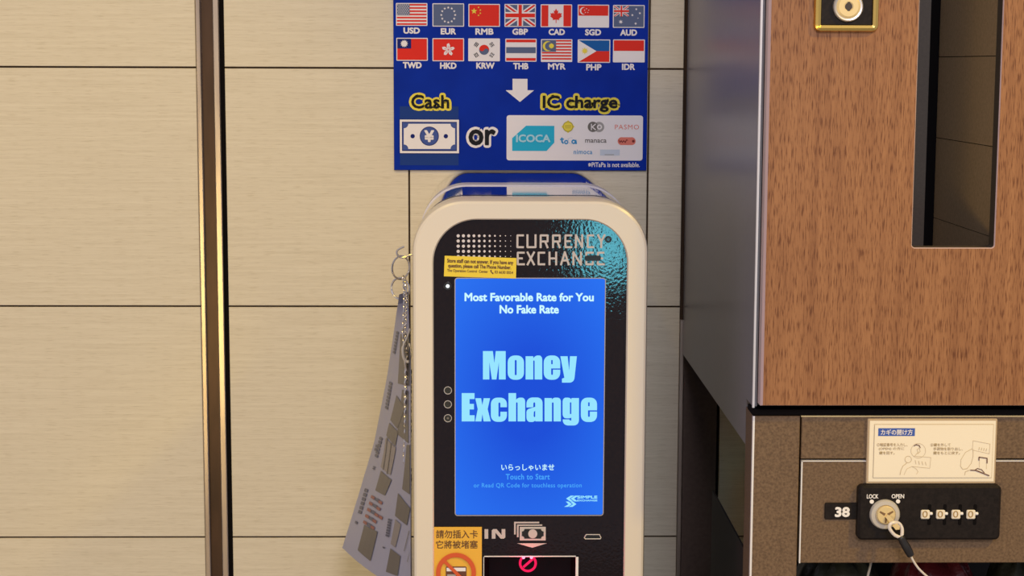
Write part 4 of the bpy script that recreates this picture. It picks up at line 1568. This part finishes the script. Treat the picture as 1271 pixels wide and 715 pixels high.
for xc in (1148.0, 1167.0, 1186.0, 1204.6):
    mb = MB()
    X0, X1, Z0, Z1 = box2(xc + 3.4, 626.0, xc + 7.6, 651.6, KY)
    mb.m = 2
    mb.prism(rrect(X0, X1, Z0, Z1, 0.0012, 4), KY + 0.0005, KY - 0.0004, 0.0002)
    mb.m = 0
    X0, X1, Z0, Z1 = box2(xc - 5.4, 632.7, xc + 5.6, 643.8, KY)
    mb.prism(rrect(X0, X1, Z0, Z1, 0.0014, 4), KY, KY - 0.0022, 0.0008)
    mb.m = 1
    X0, X1, Z0, Z1 = box2(xc + 5.2, 635.4, xc + 9.2, 638.8, KY)
    mb.prism(rrect(X0, X1, Z0, Z1, 0.0009, 4), KY, KY - 0.0024, 0.0008)
    dl = mb.build('dial', [M['ivory'], M['paint_white'], M['gap']], lk)
    text('dial_numeral', '0', (xc - 3.2, 634.0, xc + 3.4, 642.4), KY - 0.0022, mat('numeral_brown', (0.36, 0.22, 0.06, 1), 0.5), dl, 1, 0.0)

# key with its security cable
kk = thing('locker_key', P(1112, 657, KY - 0.02), 'brass key in the lock of locker 38 with a clear looped cable and black sleeve', 'key')
kz = KY - 0.0062
mb = MB()
a, b_ = Vector((c2.x, kz - 0.001, c2.z)) + Vector((0.0003, 0, -0.0002)), P(1114.5, 655.5, kz - 0.012)
dv = (b_ - a).normalized()
sd = Vector((-dv.z, 0, dv.x)).normalized()
th = dv.cross(sd)
pts_ = [a - sd * 0.0018, a + sd * 0.0018, b_ + sd * 0.0026, b_ + dv * 0.002, b_ - sd * 0.0026]
mb.face([p_ - th * 0.0007 for p_ in pts_])
mb.face([p_ + th * 0.0007 for p_ in pts_])
for i in range(5):
    mb.face([pts_[i] - th * 0.0007, pts_[(i + 1) % 5] - th * 0.0007, pts_[(i + 1) % 5] + th * 0.0007, pts_[i] + th * 0.0007])
mb.build('key_blade', M['brass'], kk)
mb = MB()
lc = lambda x, y, d_=0.016: P(x, y, KY - d_)
loop = smoothc([lc(1117.5, 667.2), lc(1110, 663.6), lc(1104, 655.5), lc(1105.2, 650.4), lc(1110, 648.6, .015), lc(1116, 650, .013), lc(1119.6, 656.5, .014), lc(1119.3, 666.6)], 7)
mb.tube(loop, 0.00165, 10)
mb.build('cable_loop', M['cable_white'], kk)
mb = MB()
mb.tube(smoothc([lc(1117.6, 665.6), lc(1120.5, 671.5), lc(1126, 681), lc(1130.4, 689.6, .0155)], 5), [0.0030, 0.0033, 0.0036, 0.0037, 0.0037, 0.0038, 0.0038, 0.0039, 0.0040, 0.0041, 0.0040, 0.0039, 0.0038, 0.0037, 0.0035, 0.0032], 12)
mb.build('sleeve', M['rubber'], kk)
mb = MB()
mb.tube(smoothc([lc(1129.6, 688, .0155), lc(1133.6, 696, .014), lc(1140, 705.5, .012), lc(1150, 715, .010), lc(1162, 724, .006), lc(1172, 738, -0.01)], 6), 0.00105, 10)
mb.build('cable', M['cable_white'], kk)

# luggage standing in the open bay under the locker door
mb = MB()


def bag(name, xc, z0, zt, hw, hd, yc, material, label, seed):
    random.seed(seed)
    mb = MB()
    mb.smooth = True
    rows = []
    n, mrow = 40, 22
    for j in range(mrow + 1):
        ph = -PI / 2 + PI * j / mrow
        row = []
        for i in range(n):
            t = 2 * PI * i / n
            sp = lambda v, e_: math.copysign(abs(v) ** e_, v)
            cx_ = sp(math.cos(ph), 0.55)
            x = xc + hw * cx_ * sp(math.cos(t), 0.6) * (1 + 0.03 * math.sin(5 * t + seed))
            y = yc + hd * cx_ * sp(math.sin(t), 0.6) * (1 + 0.04 * math.sin(7 * t + 3 * ph + seed))
            z = (z0 + zt) / 2 + (zt - z0) / 2 * sp(math.sin(ph), 0.6)
            z += 0.004 * math.sin(9 * t + seed) * max(0, math.sin(ph))
            row.append((x, y, max(z, z0)))
        rows.append(row)
    mb.grid(rows, closed_u=True)
    return tag(mb.build(name, material, None), label, 'bag')


bz = 0.801
bag('travel_bag', P(1045, 705, -0.5).x, bz, P(1060, 699, -0.50).z + 0.004, 0.046, 0.045, -0.475, M['bag_green'], 'dark green travel bag under the bronze locker door, left of the maroon bag', 3)
bag('travel_bag', P(1165, 705, -0.5).x, bz, P(1165, 697, -0.50).z + 0.006, 0.044, 0.045, -0.475, M['bag_red'], 'dark maroon travel bag under the bronze locker door, below the key cable', 5)
bag('travel_bag', P(1285, 705, -0.5).x, bz, P(1250, 697, -0.50).z + 0.004, 0.040, 0.045, -0.475, M['bag_green'], 'dark green travel bag at the right end of the bay under the locker door', 9)
mb = MB()
mb.tube(smoothc([P(1081, 698, -0.535), P(1079.4, 706, -0.540), P(1077, 716, -0.538), P(1074, 740, -0.533), P(1071, 800, -0.533)], 6), 0.0012, 8)
o = mb.build('luggage_cable', M['cable_white'], None)
tag(o, 'pale thin cable hanging in the bay in front of the dark green bag', 'cable')
